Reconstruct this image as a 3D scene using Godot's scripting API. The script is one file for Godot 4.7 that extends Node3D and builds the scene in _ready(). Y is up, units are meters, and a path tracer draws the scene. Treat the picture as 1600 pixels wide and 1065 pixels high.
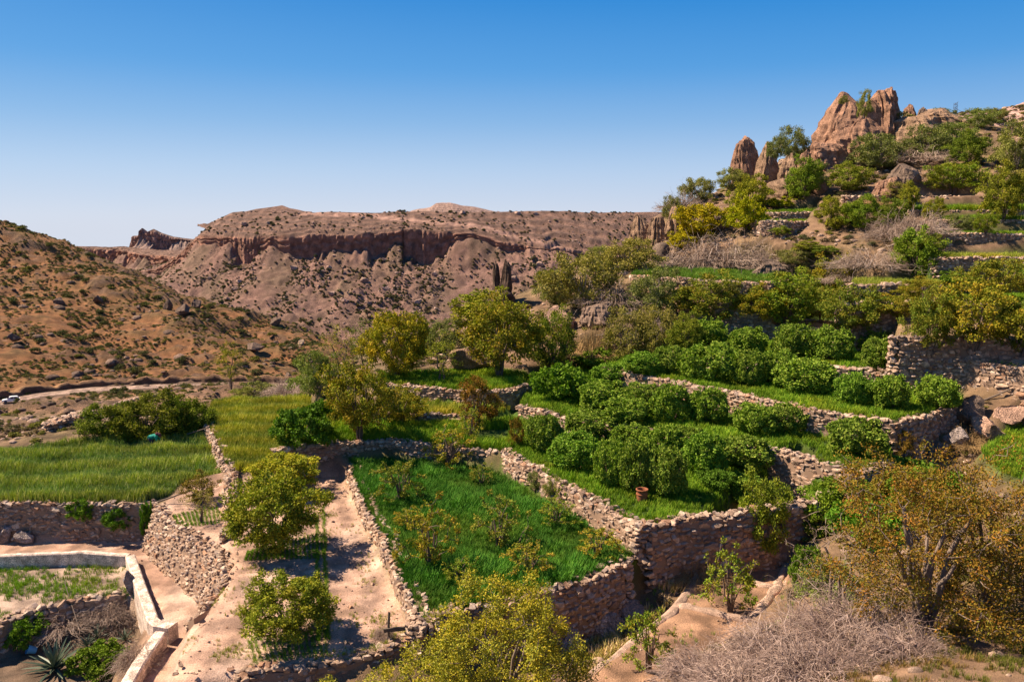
extends Node3D
# A terraced hillside of rose gardens and fruit trees above a dry canyon.

const F := 1246.0            # focal length in pixels of a 1600 wide picture
const STONES := [Color(0.52, 0.36, 0.255), Color(0.44, 0.295, 0.205), Color(0.39, 0.29, 0.235), Color(0.46, 0.265, 0.165), Color(0.60, 0.45, 0.34), Color(0.29, 0.195, 0.14)]
const EXPO := 2.45
const PITCH := 0.14936
var SUN := Vector3(-0.65, 0.76, -0.16).normalized()
var rng := RandomNumberGenerator.new()
var n1 := FastNoiseLite.new()
var n2 := FastNoiseLite.new()
var n3 := FastNoiseLite.new()
var counts := {}
var M := {}
var terr := []               # terraces: {n, y, poly, box, col, g}
var road_pts := PackedVector2Array()
var TX := PackedFloat64Array()
var TZ := PackedFloat64Array()
var TW := PackedFloat64Array()
var gridA := {}
var gridB := {}
var hc := Color()            # ground colour found by the last height()


class Mb:
	var v := PackedVector3Array()
	var n := PackedVector3Array()
	var c := PackedColorArray()
	var i := PackedInt32Array()

	func leaf(p: Vector3, d: Vector3, s: Vector3, col: Color) -> void:
		var k := v.size()
		var nn := d.cross(s).normalized()
		var m := p + d * 0.45
		v.append(p); v.append(m + s); v.append(p + d); v.append(m - s)
		n.append(nn); n.append(nn); n.append(nn); n.append(nn)
		c.append(col); c.append(col); c.append(col); c.append(col)
		i.append(k); i.append(k + 1); i.append(k + 2); i.append(k); i.append(k + 2); i.append(k + 3)

	func tube(pts: PackedVector3Array, r0: float, r1: float, sides: int, col: Color) -> void:
		var k := v.size()
		var last := pts.size() - 1
		for a in pts.size():
			var d := (pts[mini(a + 1, last)] - pts[maxi(a - 1, 0)]).normalized()
			var x := d.cross(Vector3(0.31, 0.2, 0.93)).normalized()
			var y := d.cross(x)
			var r := lerpf(r0, r1, float(a) / last)
			for b in sides:
				var t := TAU * b / sides
				var o := x * cos(t) + y * sin(t)
				v.append(pts[a] + o * r); n.append(o); c.append(col)
		for a in last:
			for b in sides:
				var e := k + a * sides + b
				var g := k + a * sides + (b + 1) % sides
				i.append(e); i.append(e + sides); i.append(g); i.append(g); i.append(e + sides); i.append(g + sides)

	func tri(a: Vector3, b: Vector3, d: Vector3, col: Color) -> void:
		var k := v.size()
		var nn := (d - a).cross(b - a).normalized()
		v.append(a); v.append(b); v.append(d)
		for q in 3:
			n.append(nn); c.append(col); i.append(k + q)

	func quad(a: Vector3, b: Vector3, d: Vector3, e: Vector3, col: Color) -> void:
		tri(a, b, d, col); tri(a, d, e, col)

	func box(at: Vector3, x: Vector3, y: Vector3, z: Vector3, col := Color.WHITE) -> void:   # half axes
		var p := []
		for q in 8:
			p.append(at + x * (1.0 if q & 1 else -1.0) + y * (1.0 if q & 2 else -1.0) + z * (1.0 if q & 4 else -1.0))
		for f in [[0, 2, 3, 1], [4, 5, 7, 6], [0, 1, 5, 4], [2, 6, 7, 3], [0, 4, 6, 2], [1, 3, 7, 5]]:
			quad(p[f[0]], p[f[3]], p[f[2]], p[f[1]], col)

	func grid(nx: int, nz: int, k: int) -> void:      # faces for nx by nz vertices that start at k
		for a in nz - 1:
			for b in nx - 1:
				var e := k + a * nx + b
				i.append(e); i.append(e + 1); i.append(e + nx); i.append(e + 1); i.append(e + nx + 1); i.append(e + nx)

	func smooth() -> void:
		n.resize(v.size())
		n.fill(Vector3.ZERO)
		for t in range(0, i.size(), 3):
			var g := (v[i[t + 2]] - v[i[t]]).cross(v[i[t + 1]] - v[i[t]])
			n[i[t]] += g; n[i[t + 1]] += g; n[i[t + 2]] += g
		for q in n.size():
			n[q] = n[q].normalized()

	func mesh(mat: Material) -> ArrayMesh:
		var a := []
		a.resize(Mesh.ARRAY_MAX)
		a[Mesh.ARRAY_VERTEX] = v
		if n.size() == v.size():
			a[Mesh.ARRAY_NORMAL] = n
		if c.size() == v.size():
			a[Mesh.ARRAY_COLOR] = c
		a[Mesh.ARRAY_INDEX] = i
		var m := ArrayMesh.new()
		m.add_surface_from_arrays(Mesh.PRIMITIVE_TRIANGLES, a)
		m.surface_set_material(0, mat)
		return m


func _ready() -> void:
	var cam := Camera3D.new()
	cam.name = "camera"
	cam.fov = 46.28
	cam.far = 12000.0
	cam.near = 0.5
	cam.rotation = Vector3(-PITCH, 0, 0)
	add_child(cam)
	var env := Environment.new()
	env.background_mode = Environment.BG_SKY
	env.sky = Sky.new()
	var pan := PanoramaSkyMaterial.new()
	pan.panorama = sky_picture()
	pan.energy_multiplier = 1.0 / EXPO
	env.sky.sky_material = pan
	env.tonemap_mode = Environment.TONE_MAPPER_LINEAR
	env.tonemap_exposure = EXPO
	env.sdfgi_enabled = true
	env.ssao_enabled = true
	env.ssil_enabled = true
	var we := WorldEnvironment.new()
	we.name = "world_environment"
	we.environment = env
	add_child(we)
	var sun := DirectionalLight3D.new()
	sun.name = "sun"
	sun.light_energy = 1.6
	sun.light_color = Color(1.0, 0.915, 0.81)
	sun.light_angular_distance = 0.5
	sun.shadow_enabled = true
	sun.transform.basis = Basis.looking_at(-SUN, Vector3.UP)
	add_child(sun)
	n1.seed = 11; n1.frequency = 0.05; n1.fractal_octaves = 4
	n2.seed = 23; n2.frequency = 0.4; n2.fractal_octaves = 3
	n3.seed = 37; n3.frequency = 0.012; n3.fractal_octaves = 5
	materials()
	layout()
	solve()
	ground()
	far_country()
	walls()
	rocks()
	plants()
	fields()
	things()


# ---------------------------------------------------------------- sky

func sky_picture() -> ImageTexture:
	var w := 512
	var h := 256
	var im := Image.create(w, h, false, Image.FORMAT_RGBF)
	var tab := [[0.0, Vector3(0.67, 0.72, 0.83)], [3.5, Vector3(0.47, 0.63, 0.85)], [6.6, Vector3(0.26, 0.485, 0.80)], [10.0, Vector3(0.105, 0.36, 0.76)], [15.5, Vector3(0.02, 0.24, 0.67)], [24.0, Vector3(0.015, 0.17, 0.53)], [50.0, Vector3(0.01, 0.12, 0.43)], [90.0, Vector3(0.01, 0.10, 0.38)]]
	for y in h:
		var e := 90.0 - (y + 0.5) / h * 180.0
		for x in w:
			var a := TAU * ((x + 0.5) / w - 0.25)
			var d := Vector3(cos(a) * cos(deg_to_rad(e)), sin(deg_to_rad(e)), sin(a) * cos(deg_to_rad(e)))
			var s := clampf(d.dot(SUN), -1, 1) * 0.5 + 0.5
			var k := 0
			while k < 6 and tab[k + 1][0] < e:
				k += 1
			var c: Vector3 = tab[k][1].lerp(tab[k + 1][1], clampf((e - tab[k][0]) / (tab[k + 1][0] - tab[k][0]), 0, 1))
			c += Vector3(0.12, 0.14, 0.12) * (pow(s, 2.5) - 0.25) * 0.8
			c = c.max(Vector3(0.006, 0.08, 0.3))
			if e < 0.0:
				c = tab[0][1]
			im.set_pixel(x, y, Color(c.x, c.y, c.z))
	return ImageTexture.create_from_image(im)


# ---------------------------------------------------------------- places

func ray(px: float, py: float) -> Vector3:
	var u := (px - 800.0) / F
	var w := (532.5 - py) / F
	var k := w * sin(PITCH) + cos(PITCH)
	return Vector3(u / k, (w * cos(PITCH) - sin(PITCH)) / k, -1)

func at_y(px: float, py: float, y: float) -> Vector3:
	var r := ray(px, py)
	return r * (y / r.y)

func at_d(px: float, py: float, d: float) -> Vector3:
	return ray(px, py) * d

func hit(px: float, py: float) -> Vector3:
	var r := ray(px, py)
	var t := 12.0
	var old := t
	while t < 520.0:
		var p := r * t
		if height(p.x, p.z) > p.y:
			for q in 12:
				var m := (old + t) * 0.5
				p = r * m
				if height(p.x, p.z) > p.y:
					t = m
				else:
					old = m
			return r * t
		old = t
		t *= 1.006
	return r * 90.0


# ---------------------------------------------------------------- nodes

func numbered(called: String, parent: Node) -> String:
	var key := "%d/%s" % [parent.get_instance_id(), called]
	var k: int = counts.get(key, 0)
	counts[key] = k + 1
	return called if k == 0 else "%s_%03d" % [called, k]

func tag(o: Node, label: String, category: String, group := "", kind := "thing") -> void:
	o.set_meta("label", label)
	if category:
		o.set_meta("category", category)
	if group:
		o.set_meta("group", group)
	o.set_meta("kind", kind)

func thing(called: String, label: String, category: String, at := Vector3.ZERO, turn := 0.0, group := "") -> Node3D:
	var o := Node3D.new()
	o.name = numbered(called, self)
	o.position = at
	o.rotation.y = turn
	tag(o, label, category, group)
	add_child(o, true)
	return o

func part(called: String, m: Mesh, parent: Node, mat: Material = null, tr := Transform3D()) -> MeshInstance3D:
	var o := MeshInstance3D.new()
	o.name = numbered(called, parent)
	o.mesh = m
	o.transform = tr
	if mat:
		o.material_override = mat
	parent.add_child(o, true)
	return o

func struct(called: String, m: Mesh, label: String) -> MeshInstance3D:
	var o := part(called, m, self)
	tag(o, label, "", "", "structure")
	return o

func many(called: String, m: Mesh, where: Array, tint: Array, parent: Node, mat: Material = null) -> MultiMeshInstance3D:
	var mm := MultiMesh.new()
	mm.transform_format = MultiMesh.TRANSFORM_3D
	mm.use_colors = tint.size() > 0
	mm.mesh = m
	mm.instance_count = where.size()
	for k in where.size():
		mm.set_instance_transform(k, where[k])
		if tint.size() > 0:
			mm.set_instance_color(k, tint[k])
	var o := MultiMeshInstance3D.new()
	o.name = numbered(called, parent)
	o.multimesh = mm
	if mat:
		o.material_override = mat
	o.set_meta("kind", "stuff")
	parent.add_child(o, true)
	return o


# ---------------------------------------------------------------- materials

func noise_tex(sd: int, freq: float, oct: int, lo: float, hi: float, gain := 1.0, cell := false) -> ImageTexture:
	var f := FastNoiseLite.new()
	f.seed = sd
	f.frequency = freq
	f.fractal_octaves = oct
	if cell:
		f.noise_type = FastNoiseLite.TYPE_CELLULAR
	var im := f.get_seamless_image(512, 512)
	im.convert(Image.FORMAT_RGB8)
	for y in 512:
		for x in 512:
			var g := clampf((im.get_pixel(x, y).r - 0.5) * gain + 0.5, 0, 1)
			g = lerpf(lo, hi, g)
			im.set_pixel(x, y, Color(g, g, g))
	return ImageTexture.create_from_image(im)

func mat(col: Color, rough := 0.9, vert := true) -> StandardMaterial3D:
	var m := StandardMaterial3D.new()
	m.albedo_color = col.linear_to_srgb()
	m.roughness = rough
	m.vertex_color_use_as_albedo = vert
	m.metallic_specular = 0.3
	return m

func leafy(col: Color, through := 0.7) -> StandardMaterial3D:
	var m := mat(col, 0.75)
	m.metallic_specular = 0.16
	m.backlight_enabled = true
	m.backlight = Color(through * 0.9, through, through * 0.35)
	return m

func textured(m: StandardMaterial3D, t: Texture2D, s: float, t2: Texture2D, s2: float, bump: Texture2D, bs: float, cm: float, world := true) -> StandardMaterial3D:
	m.albedo_texture = t
	m.uv1_triplanar = true
	m.uv1_world_triplanar = world
	m.uv1_scale = Vector3.ONE / s
	if t2:
		m.detail_enabled = true
		m.detail_albedo = t2
		m.detail_blend_mode = BaseMaterial3D.BLEND_MODE_MUL
		m.detail_uv_layer = BaseMaterial3D.DETAIL_UV_2
		m.uv2_triplanar = true
		m.uv2_world_triplanar = world
		m.uv2_scale = Vector3.ONE / s2
	if bump:
		m.heightmap_enabled = true
		m.heightmap_texture = bump
		m.heightmap_scale = cm
	return m

func materials() -> void:
	var fine := noise_tex(3, 0.03, 5, 0.62, 1.0, 1.6)
	var coarse := noise_tex(5, 0.012, 4, 0.70, 1.0, 1.8)
	var soft := noise_tex(4, 0.035, 5, 0.74, 1.0, 1.5)
	var grit := noise_tex(7, 0.06, 4, 0.0, 1.0, 1.3)
	M.ground = textured(mat(Color(1.75, 1.75, 1.75)), soft, 1.3, coarse, 9.0, grit, 1.3, 5.0)
	M.far = textured(mat(Color(2.2, 2.2, 2.2)), fine, 13.0, coarse, 61.0, grit, 13.0, 110.0)
	M.valley = textured(mat(Color(2.2, 2.2, 2.2)), fine, 4.3, coarse, 23.0, grit, 4.3, 28.0)
	M.rock = textured(mat(Color(2.2, 2.2, 2.2)), fine, 2.3, coarse, 7.0, grit, 2.3, 16.0)
	M.stone = textured(mat(Color(2.1, 2.1, 2.1)), fine, 0.5, coarse, 1.9, grit, 0.5, 2.5)
	for k in 6:
		var base: Color = STONES[k]
		M["stone%d" % k] = textured(mat(base * 2.0, 0.92, false), fine, 0.5, coarse, 1.9, grit, 0.5, 2.5)
	M.plaster = textured(mat(Color(0.66, 0.52, 0.42) * 1.9, 0.9, false), fine, 1.3, coarse, 3.1, grit, 0.9, 1.5)
	M.mud = textured(mat(Color(0.58, 0.40, 0.30) * 2.0, 0.95, false), fine, 0.8, coarse, 3.1, grit, 0.8, 5.0)
	M.core = mat(Color(0.22, 0.145, 0.10), 1.0, false)
	M.bark = mat(Color(1, 1, 1), 0.9)
	M.grass = leafy(Color(1, 1, 1), 0.6)
	M.leaf = leafy(Color(1, 1, 1), 0.7)
	for k in 6:
		M["leaf%d" % k] = leafy([Color(1, 1, 1), Color(1.22, 1.08, 0.85), Color(0.82, 0.92, 0.95), Color(1.12, 1.0, 0.85), Color(0.92, 1.12, 0.9), Color(1.1, 1.15, 1.0)][k], 0.7)
	M.twig = mat(Color(1, 1, 1), 0.85)
	M.clay = textured(mat(Color(0.42, 0.15, 0.07), 0.8, false), fine, 0.4, null, 1.0, grit, 0.4, 1.0)
	M.wood = textured(mat(Color(0.25, 0.19, 0.15), 0.9, false), fine, 0.3, null, 1.0, grit, 0.3, 1.5)
	M.steel = mat(Color(0.10, 0.11, 0.13), 0.5, false)
	M.white_paint = mat(Color(0.75, 0.75, 0.73), 0.3, false)
	M.white_paint.clearcoat_enabled = true
	M.glass_dark = mat(Color(0.02, 0.022, 0.025), 0.08, false)
	M.tyre = mat(Color(0.02, 0.02, 0.02), 0.9, false)
	M.agave = mat(Color(1, 1, 1), 0.45)


# ---------------------------------------------------------------- the lie of the land

func add_terrace(called: String, y: float, col: Color, px: Array) -> void:
	var poly := PackedVector2Array()
	for k in range(0, px.size(), 2):
		var p := at_y(px[k], px[k + 1], y)
		poly.append(Vector2(p.x, p.z))
	var box := Rect2(poly[0], Vector2.ZERO)
	for p in poly:
		box = box.expand(p)
	terr.append({"n": called, "y": y, "poly": poly, "box": box.grow(0.6), "col": col})

func ledge(called: String, y: float, col: Color, px: Array, ds: Array) -> void:
	var poly := PackedVector2Array()
	for k in px.size():
		poly.append(Vector2(ray(px[k], 345).x * ds[k], -ds[k]))
	var box := Rect2(poly[0], Vector2.ZERO)
	for p in poly:
		box = box.expand(p)
	terr.append({"n": called, "y": y, "poly": poly, "box": box.grow(0.6), "col": col})

func terrace(called: String) -> Dictionary:
	for t in terr:
		if t.n == called:
			return t
	return {}

func ctl(p: Vector3) -> void:
	TX.append(p.x / 100.0); TZ.append(p.z / 100.0); TW.append(p.y)

func layout() -> void:
	var dirt := Color(0.56, 0.355, 0.255)
	var path := Color(0.54, 0.33, 0.235)
	var soil := Color(0.10, 0.105, 0.035)
	var green := Color(0.07, 0.12, 0.02)
	add_terrace("path", -17.6, path, [-90, 842, 0, 834, 120, 831, 232, 833, 244, 846, 284, 887, 322, 916, 349, 941, 355, 970, 341, 1003, 321, 1003, 304, 988, 290, 1012, 262, 1100, 195, 1100, 205, 1030, 236, 990, 222, 925, 198, 876, 130, 874, 0, 876, -60, 890])
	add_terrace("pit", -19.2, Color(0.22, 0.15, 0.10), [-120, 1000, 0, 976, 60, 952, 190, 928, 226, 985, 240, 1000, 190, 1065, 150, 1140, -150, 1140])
	add_terrace("pit_garden", -17.8, Color(0.50, 0.36, 0.27), [-90, 874, 0, 872, 195, 874, 208, 905, 216, 935, 190, 928, 60, 952, 0, 976, -90, 1000])
	add_terrace("barley", -15.55, soil, [-190, 792, 0, 788, 240, 790, 264, 778, 286, 757, 352, 748, 336, 690, 322, 662, 300, 664, 130, 692, 0, 706, -190, 726])
	add_terrace("small_plot", -15.4, dirt, [242, 791, 264, 779, 286, 758, 352, 749, 354, 800, 346, 868, 318, 850, 280, 824])
	add_terrace("dirt_field", -15.2, dirt, [346, 870, 352, 800, 362, 742, 430, 742, 545, 744, 552, 762, 586, 832, 622, 902, 664, 988, 600, 1018, 520, 1034, 380, 1054, 250, 1080, 288, 992, 308, 968, 336, 926, 350, 892])
	add_terrace("pale_crop", -14.85, soil, [362, 738, 430, 735, 442, 700, 490, 660, 492, 640, 482, 620, 330, 626, 316, 660, 336, 690, 353, 735])
	add_terrace("orchard_ledge", -13.4, green, [428, 706, 555, 690, 602, 688, 700, 697, 787, 707, 830, 700, 830, 660, 800, 640, 690, 650, 600, 652, 500, 636, 470, 660])
	add_terrace("grass_ledge", -12.85, green, [585, 649, 700, 649, 752, 650, 800, 640, 818, 612, 590, 624])
	add_terrace("top_ledge", -11.8, green, [583, 600, 690, 608, 745, 613, 800, 612, 826, 600, 842, 585, 760, 576, 590, 584])
	add_terrace("wheat", -14.6, green, [544, 724, 602, 722, 700, 729, 784, 742, 1000, 866, 985, 882, 870, 926, 680, 966, 656, 986, 621, 900, 586, 830, 556, 766])
	add_terrace("rose_one", -13.35, green, [785, 707, 1000, 826, 1075, 813, 1150, 806, 1275, 786, 1310, 770, 1352, 742, 1380, 700, 1240, 680, 1090, 665, 900, 640, 800, 640, 795, 680])
	add_terrace("rose_two", -12.3, green, [808, 632, 900, 656, 1000, 669, 1090, 683, 1210, 703, 1350, 739, 1390, 722, 1420, 650, 1270, 625, 1140, 600, 1000, 575, 900, 575, 830, 590])
	add_terrace("rose_three", -10.85, green, [940, 575, 1000, 587, 1140, 612, 1270, 641, 1400, 658, 1445, 650, 1505, 634, 1500, 606, 1440, 580, 1400, 560, 1050, 540, 980, 555])
	add_terrace("rose_four", -9.9, green, [1035, 552, 1170, 563, 1290, 571, 1405, 581, 1415, 556, 1400, 530, 1290, 505, 1100, 490, 1020, 510])
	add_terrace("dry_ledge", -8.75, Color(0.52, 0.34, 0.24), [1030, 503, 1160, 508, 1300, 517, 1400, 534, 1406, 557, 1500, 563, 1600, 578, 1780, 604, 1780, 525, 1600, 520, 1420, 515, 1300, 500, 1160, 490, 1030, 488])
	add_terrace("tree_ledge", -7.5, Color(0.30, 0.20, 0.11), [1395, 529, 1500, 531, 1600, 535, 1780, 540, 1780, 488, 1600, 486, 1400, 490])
	add_terrace("garden", -16.0, Color(0.40, 0.235, 0.145), [920, 1050, 985, 1000, 1060, 945, 1120, 872, 1160, 826, 1240, 792, 1266, 802, 1242, 880, 1226, 948, 1180, 978, 1100, 1040, 1010, 1120, 900, 1120])
	add_terrace("upper_green", -5.2, green, [985, 431, 1100, 440, 1205, 444, 1240, 436, 1200, 425, 1000, 419])
	add_terrace("bean_beds", -6.15, green, [1310, 474, 1400, 474, 1480, 473, 1640, 476, 1640, 462, 1480, 456, 1330, 458])
	add_terrace("cabbage_bed", -5.0, green, [1330, 447, 1400, 446, 1470, 449, 1470, 440, 1330, 438])
	add_terrace("alfalfa", -12.2, green, [1528, 704, 1560, 735, 1620, 760, 1760, 780, 1760, 690, 1600, 668, 1570, 678])
	ledge("ledge_a", -3.05, green, [1455, 1560, 1660, 1760, 1760, 1455], [67, 66.8, 66.3, 66, 70, 71])
	ledge("ledge_b", -1.15, green, [1430, 1500, 1640, 1760, 1760, 1430], [72, 72, 71, 70, 74, 75.3])
	ledge("ledge_c", 0.05, green, [1465, 1560, 1640, 1760, 1760, 1465], [75.5, 75.3, 75, 74, 77.8, 78.6])
	ledge("ledge_d", 1.0, green, [1415, 1500, 1600, 1760, 1760, 1415], [79, 79, 78.6, 78, 82, 83])
	ledge("ledge_e", 2.5, Color(0.36, 0.24, 0.16), [1312, 1380, 1450, 1525, 1525, 1312], [84, 84, 84, 84, 88, 89])
	ledge("round_low", -0.05, green, [1175, 1190, 1225, 1258, 1264, 1264, 1180], [86.5, 83.5, 82.8, 84, 87, 90, 90])
	ledge("round_high", 0.9, green, [1188, 1215, 1245, 1276, 1276, 1190], [88.5, 87.5, 87.2, 88, 92, 92])
	add_terrace("bank", -16.2, dirt, [236, 800, 300, 790, 360, 760, 352, 900, 350, 1000, 300, 1130, 190, 1130, 225, 1050, 262, 985])
	terr[-1].y = 999.0
	var bank: Dictionary = terr.pop_back()
	terr.push_front(bank)
	# control points: picture position and distance
	for q in [[1500, 562, 51.5], [1500, 530, 55], [1500, 479, 61], [1500, 440, 66], [1500, 395, 70.5], [1500, 352, 75], [1500, 325, 79], [1500, 292, 86], [1500, 245, 95], [1500, 205, 104], [1500, 182, 112],
			[1560, 205, 112], [1600, 168, 125], [1545, 178, 122], [1700, 560, 47], [1700, 450, 58], [1700, 350, 68], [1700, 250, 85], [1700, 150, 120],
			[1300, 517, 62], [1300, 470, 66], [1300, 430, 70], [1300, 390, 76], [1300, 355, 82], [1300, 322, 87], [1300, 292, 93], [1300, 255, 101], [1300, 225, 107], [1390, 200, 110], [1440, 195, 111], [1400, 260, 98],
			[1150, 508, 66], [1150, 440, 71], [1150, 412, 79], [1150, 368, 86], [1150, 325, 94], [1150, 298, 101], [1210, 272, 104], [1240, 330, 90],
			[1040, 508, 66], [1040, 468, 71], [1040, 432, 76], [1040, 405, 87], [1040, 365, 96], [1055, 330, 103], [1000, 372, 100], [985, 405, 92],
			[920, 525, 66], [920, 475, 74], [915, 445, 81], [890, 425, 86], [850, 570, 62], [850, 525, 70], [850, 480, 82], [780, 505, 78], [775, 472, 86], [735, 500, 82], [700, 570, 64], [700, 535, 74], [690, 512, 82],
			[620, 580, 64], [620, 550, 74], [540, 592, 65], [540, 565, 78], [470, 618, 67], [470, 604, 76],
			[60, 690, 112], [60, 660, 143], [60, 640, 185], [0, 629, 218], [60, 617, 226], [140, 608, 235], [300, 601, 243], [440, 602, 243], [200, 640, 160], [330, 622, 190], [430, 612, 205], [200, 672, 95], [330, 640, 110],
			[0, 560, 255], [0, 480, 305], [0, 400, 375], [0, 338, 430], [100, 560, 262], [100, 480, 312], [100, 420, 370], [100, 386, 420], [200, 560, 270], [200, 490, 332], [200, 430, 410], [300, 560, 275], [300, 505, 330], [300, 464, 392],
			[400, 560, 285], [400, 525, 332], [400, 496, 372], [500, 560, 292], [500, 526, 340], [560, 548, 330], [-200, 640, 205], [-200, 480, 300], [-200, 290, 450],
			[1200, 1020, 20.5], [1400, 1010, 19.5], [1540, 1010, 18.5], [1365, 950, 23.5], [1255, 870, 33], [1330, 800, 38], [1450, 725, 43], [1560, 712, 43], [1600, 800, 33], [1640, 900, 24], [1480, 685, 44.5], [1600, 668, 43.5], [1440, 592, 51.8], [1490, 606, 50], [1540, 622, 47.3], [1600, 642, 45.3], [1700, 655, 44], [1420, 850, 31],
			[1200, 975, 28], [980, 1060, 26.3], [880, 1100, 25], [780, 1120, 24.5], [600, 1065, 25.5], [450, 1090, 25], [300, 1120, 24],
			[900, 995, 30.9], [960, 950, 32.5], [1010, 922, 33.2], [1070, 885, 35], [1140, 850, 38], [1240, 800, 41.5], [1380, 735, 43.5]]:
		ctl(at_d(q[0], q[1], q[2]))
	# control points out of sight: picture column, distance, height
	for q in [[1000, 125, -12], [1000, 165, -42], [850, 108, -24], [850, 150, -52], [700, 105, -30], [700, 150, -60], [600, 95, -28], [600, 150, -56], [500, 95, -28], [450, 150, -46], [1150, 128, 0], [1150, 165, -22], [1300, 135, 10], [1300, 180, -20],
			[1500, 150, 15], [1700, 150, 22], [1600, 200, 10], [0, 520, -12], [200, 510, -62], [400, 460, -82], [550, 430, -88], [300, 620, -95], [0, 640, -60], [600, 250, -62], [700, 300, -75], [600, 380, -80], [-150, 60, -15.6], [-100, 42, -17.6],
			[800, 12, -14], [1300, 10, -9.5], [1600, 10, -9], [300, 14, -16], [0, 20, -20], [1800, 20, -11.5], [-200, 110, -28], [-200, 150, -38]]:
		var r := ray(q[0], 345)
		ctl(Vector3(r.x * q[1], q[2], -q[1]))
	for t in terr:
		var s := Vector2.ZERO
		if t.y > 900.0:
			continue
		for p in t.poly:
			s += p / t.poly.size()
		ctl(Vector3(s.x, t.y, s.y))
	for q in [[-90, 652], [0, 629.5], [60, 617.5], [140, 608.5], [220, 605], [300, 601.5], [360, 602], [440, 602], [540, 600]]:
		var p := at_y(q[0], q[1], -50.0)
		road_pts.append(Vector2(p.x, p.z))

func solve() -> void:
	# thin plate spline through the control points
	var n := TX.size()
	var m := n + 3
	var A := []
	for a in n:
		var row := PackedFloat64Array()
		row.resize(m + 1)
		for b in n:
			var d := (TX[a] - TX[b]) ** 2 + (TZ[a] - TZ[b]) ** 2
			row[b] = 0.5 * d * log(d) if d > 1e-12 else 0.0
		row[a] += 0.00008
		row[n] = 1.0; row[n + 1] = TX[a]; row[n + 2] = TZ[a]; row[m] = TW[a]
		A.append(row)
	for k in 3:
		var row := PackedFloat64Array()
		row.resize(m + 1)
		for b in n:
			row[b] = [1.0, TX[b], TZ[b]][k]
		A.append(row)
	for k in m:
		var best := k
		for r in range(k + 1, m):
			if absf(A[r][k]) > absf(A[best][k]):
				best = r
		var t = A[k]; A[k] = A[best]; A[best] = t
		var pivot: PackedFloat64Array = A[k]
		for r in range(k + 1, m):
			var row: PackedFloat64Array = A[r]
			var f := row[k] / pivot[k]
			if f != 0.0:
				for c in range(k, m + 1):
					row[c] -= f * pivot[c]
				A[r] = row
	var w := PackedFloat64Array()
	w.resize(m)
	for k in range(m - 1, -1, -1):
		var row: PackedFloat64Array = A[k]
		var s := row[m]
		for c in range(k + 1, m):
			s -= row[c] * w[c]
		w[k] = s / row[k]
	TW = w
	gridA = sample(-76.0, -136.0, 96.0, -6.0, 2.0)
	gridB = sample(-420.0, -640.0, 130.0, -4.0, 7.0)

func sample(x0: float, z0: float, x1: float, z1: float, s: float) -> Dictionary:
	var nx := int((x1 - x0) / s) + 1
	var nz := int((z1 - z0) / s) + 1
	var g := PackedFloat32Array()
	var n := TX.size()
	for b in nz:
		var z := (z0 + b * s) / 100.0
		for a in nx:
			var x := (x0 + a * s) / 100.0
			var h := TW[n] + TW[n + 1] * x + TW[n + 2] * z
			for k in n:
				var dx := x - TX[k]
				var dz := z - TZ[k]
				var d := dx * dx + dz * dz + 1e-12
				h += TW[k] * 0.5 * d * log(d)
			g.append(h)
	return {"x": x0, "z": z0, "s": s, "nx": nx, "nz": nz, "g": g}

func look(G: Dictionary, x: float, z: float) -> float:
	var s: float = G.s
	var fx := clampf((x - G.x) / s, 0, G.nx - 1.001)
	var fz := clampf((z - G.z) / s, 0, G.nz - 1.001)
	var a := int(fx)
	var b := int(fz)
	fx -= a; fz -= b
	var g: PackedFloat32Array = G.g
	var k: int = b * G.nx + a
	return lerpf(lerpf(g[k], g[k + 1], fx), lerpf(g[k + G.nx], g[k + G.nx + 1], fx), fz)

func inside_near(x: float, z: float) -> float:    # metres inside the finely built part
	return minf(minf(x + 72.0, 92.0 - x), minf(z + 132.0, -10.0 - z))

func poly_sd(p: Vector2, poly: PackedVector2Array) -> float:   # positive inside
	var best := 1e9
	var inside := false
	var j := poly.size() - 1
	for k in poly.size():
		var a := poly[j]
		var b := poly[k]
		var e := b - a
		var w := p - a
		var t := clampf(w.dot(e) / e.length_squared(), 0, 1)
		best = minf(best, (w - e * t).length_squared())
		if (a.y > p.y) != (b.y > p.y) and p.x < a.x + e.x * (p.y - a.y) / e.y:
			inside = not inside
		j = k
	return sqrt(best) if inside else -sqrt(best)

func line_d(p: Vector2, pts: PackedVector2Array) -> float:
	var best := 1e9
	for k in pts.size() - 1:
		best = minf(best, p.distance_squared_to(Geometry2D.get_closest_point_to_segment(p, pts[k], pts[k + 1])))
	return sqrt(best)

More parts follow.
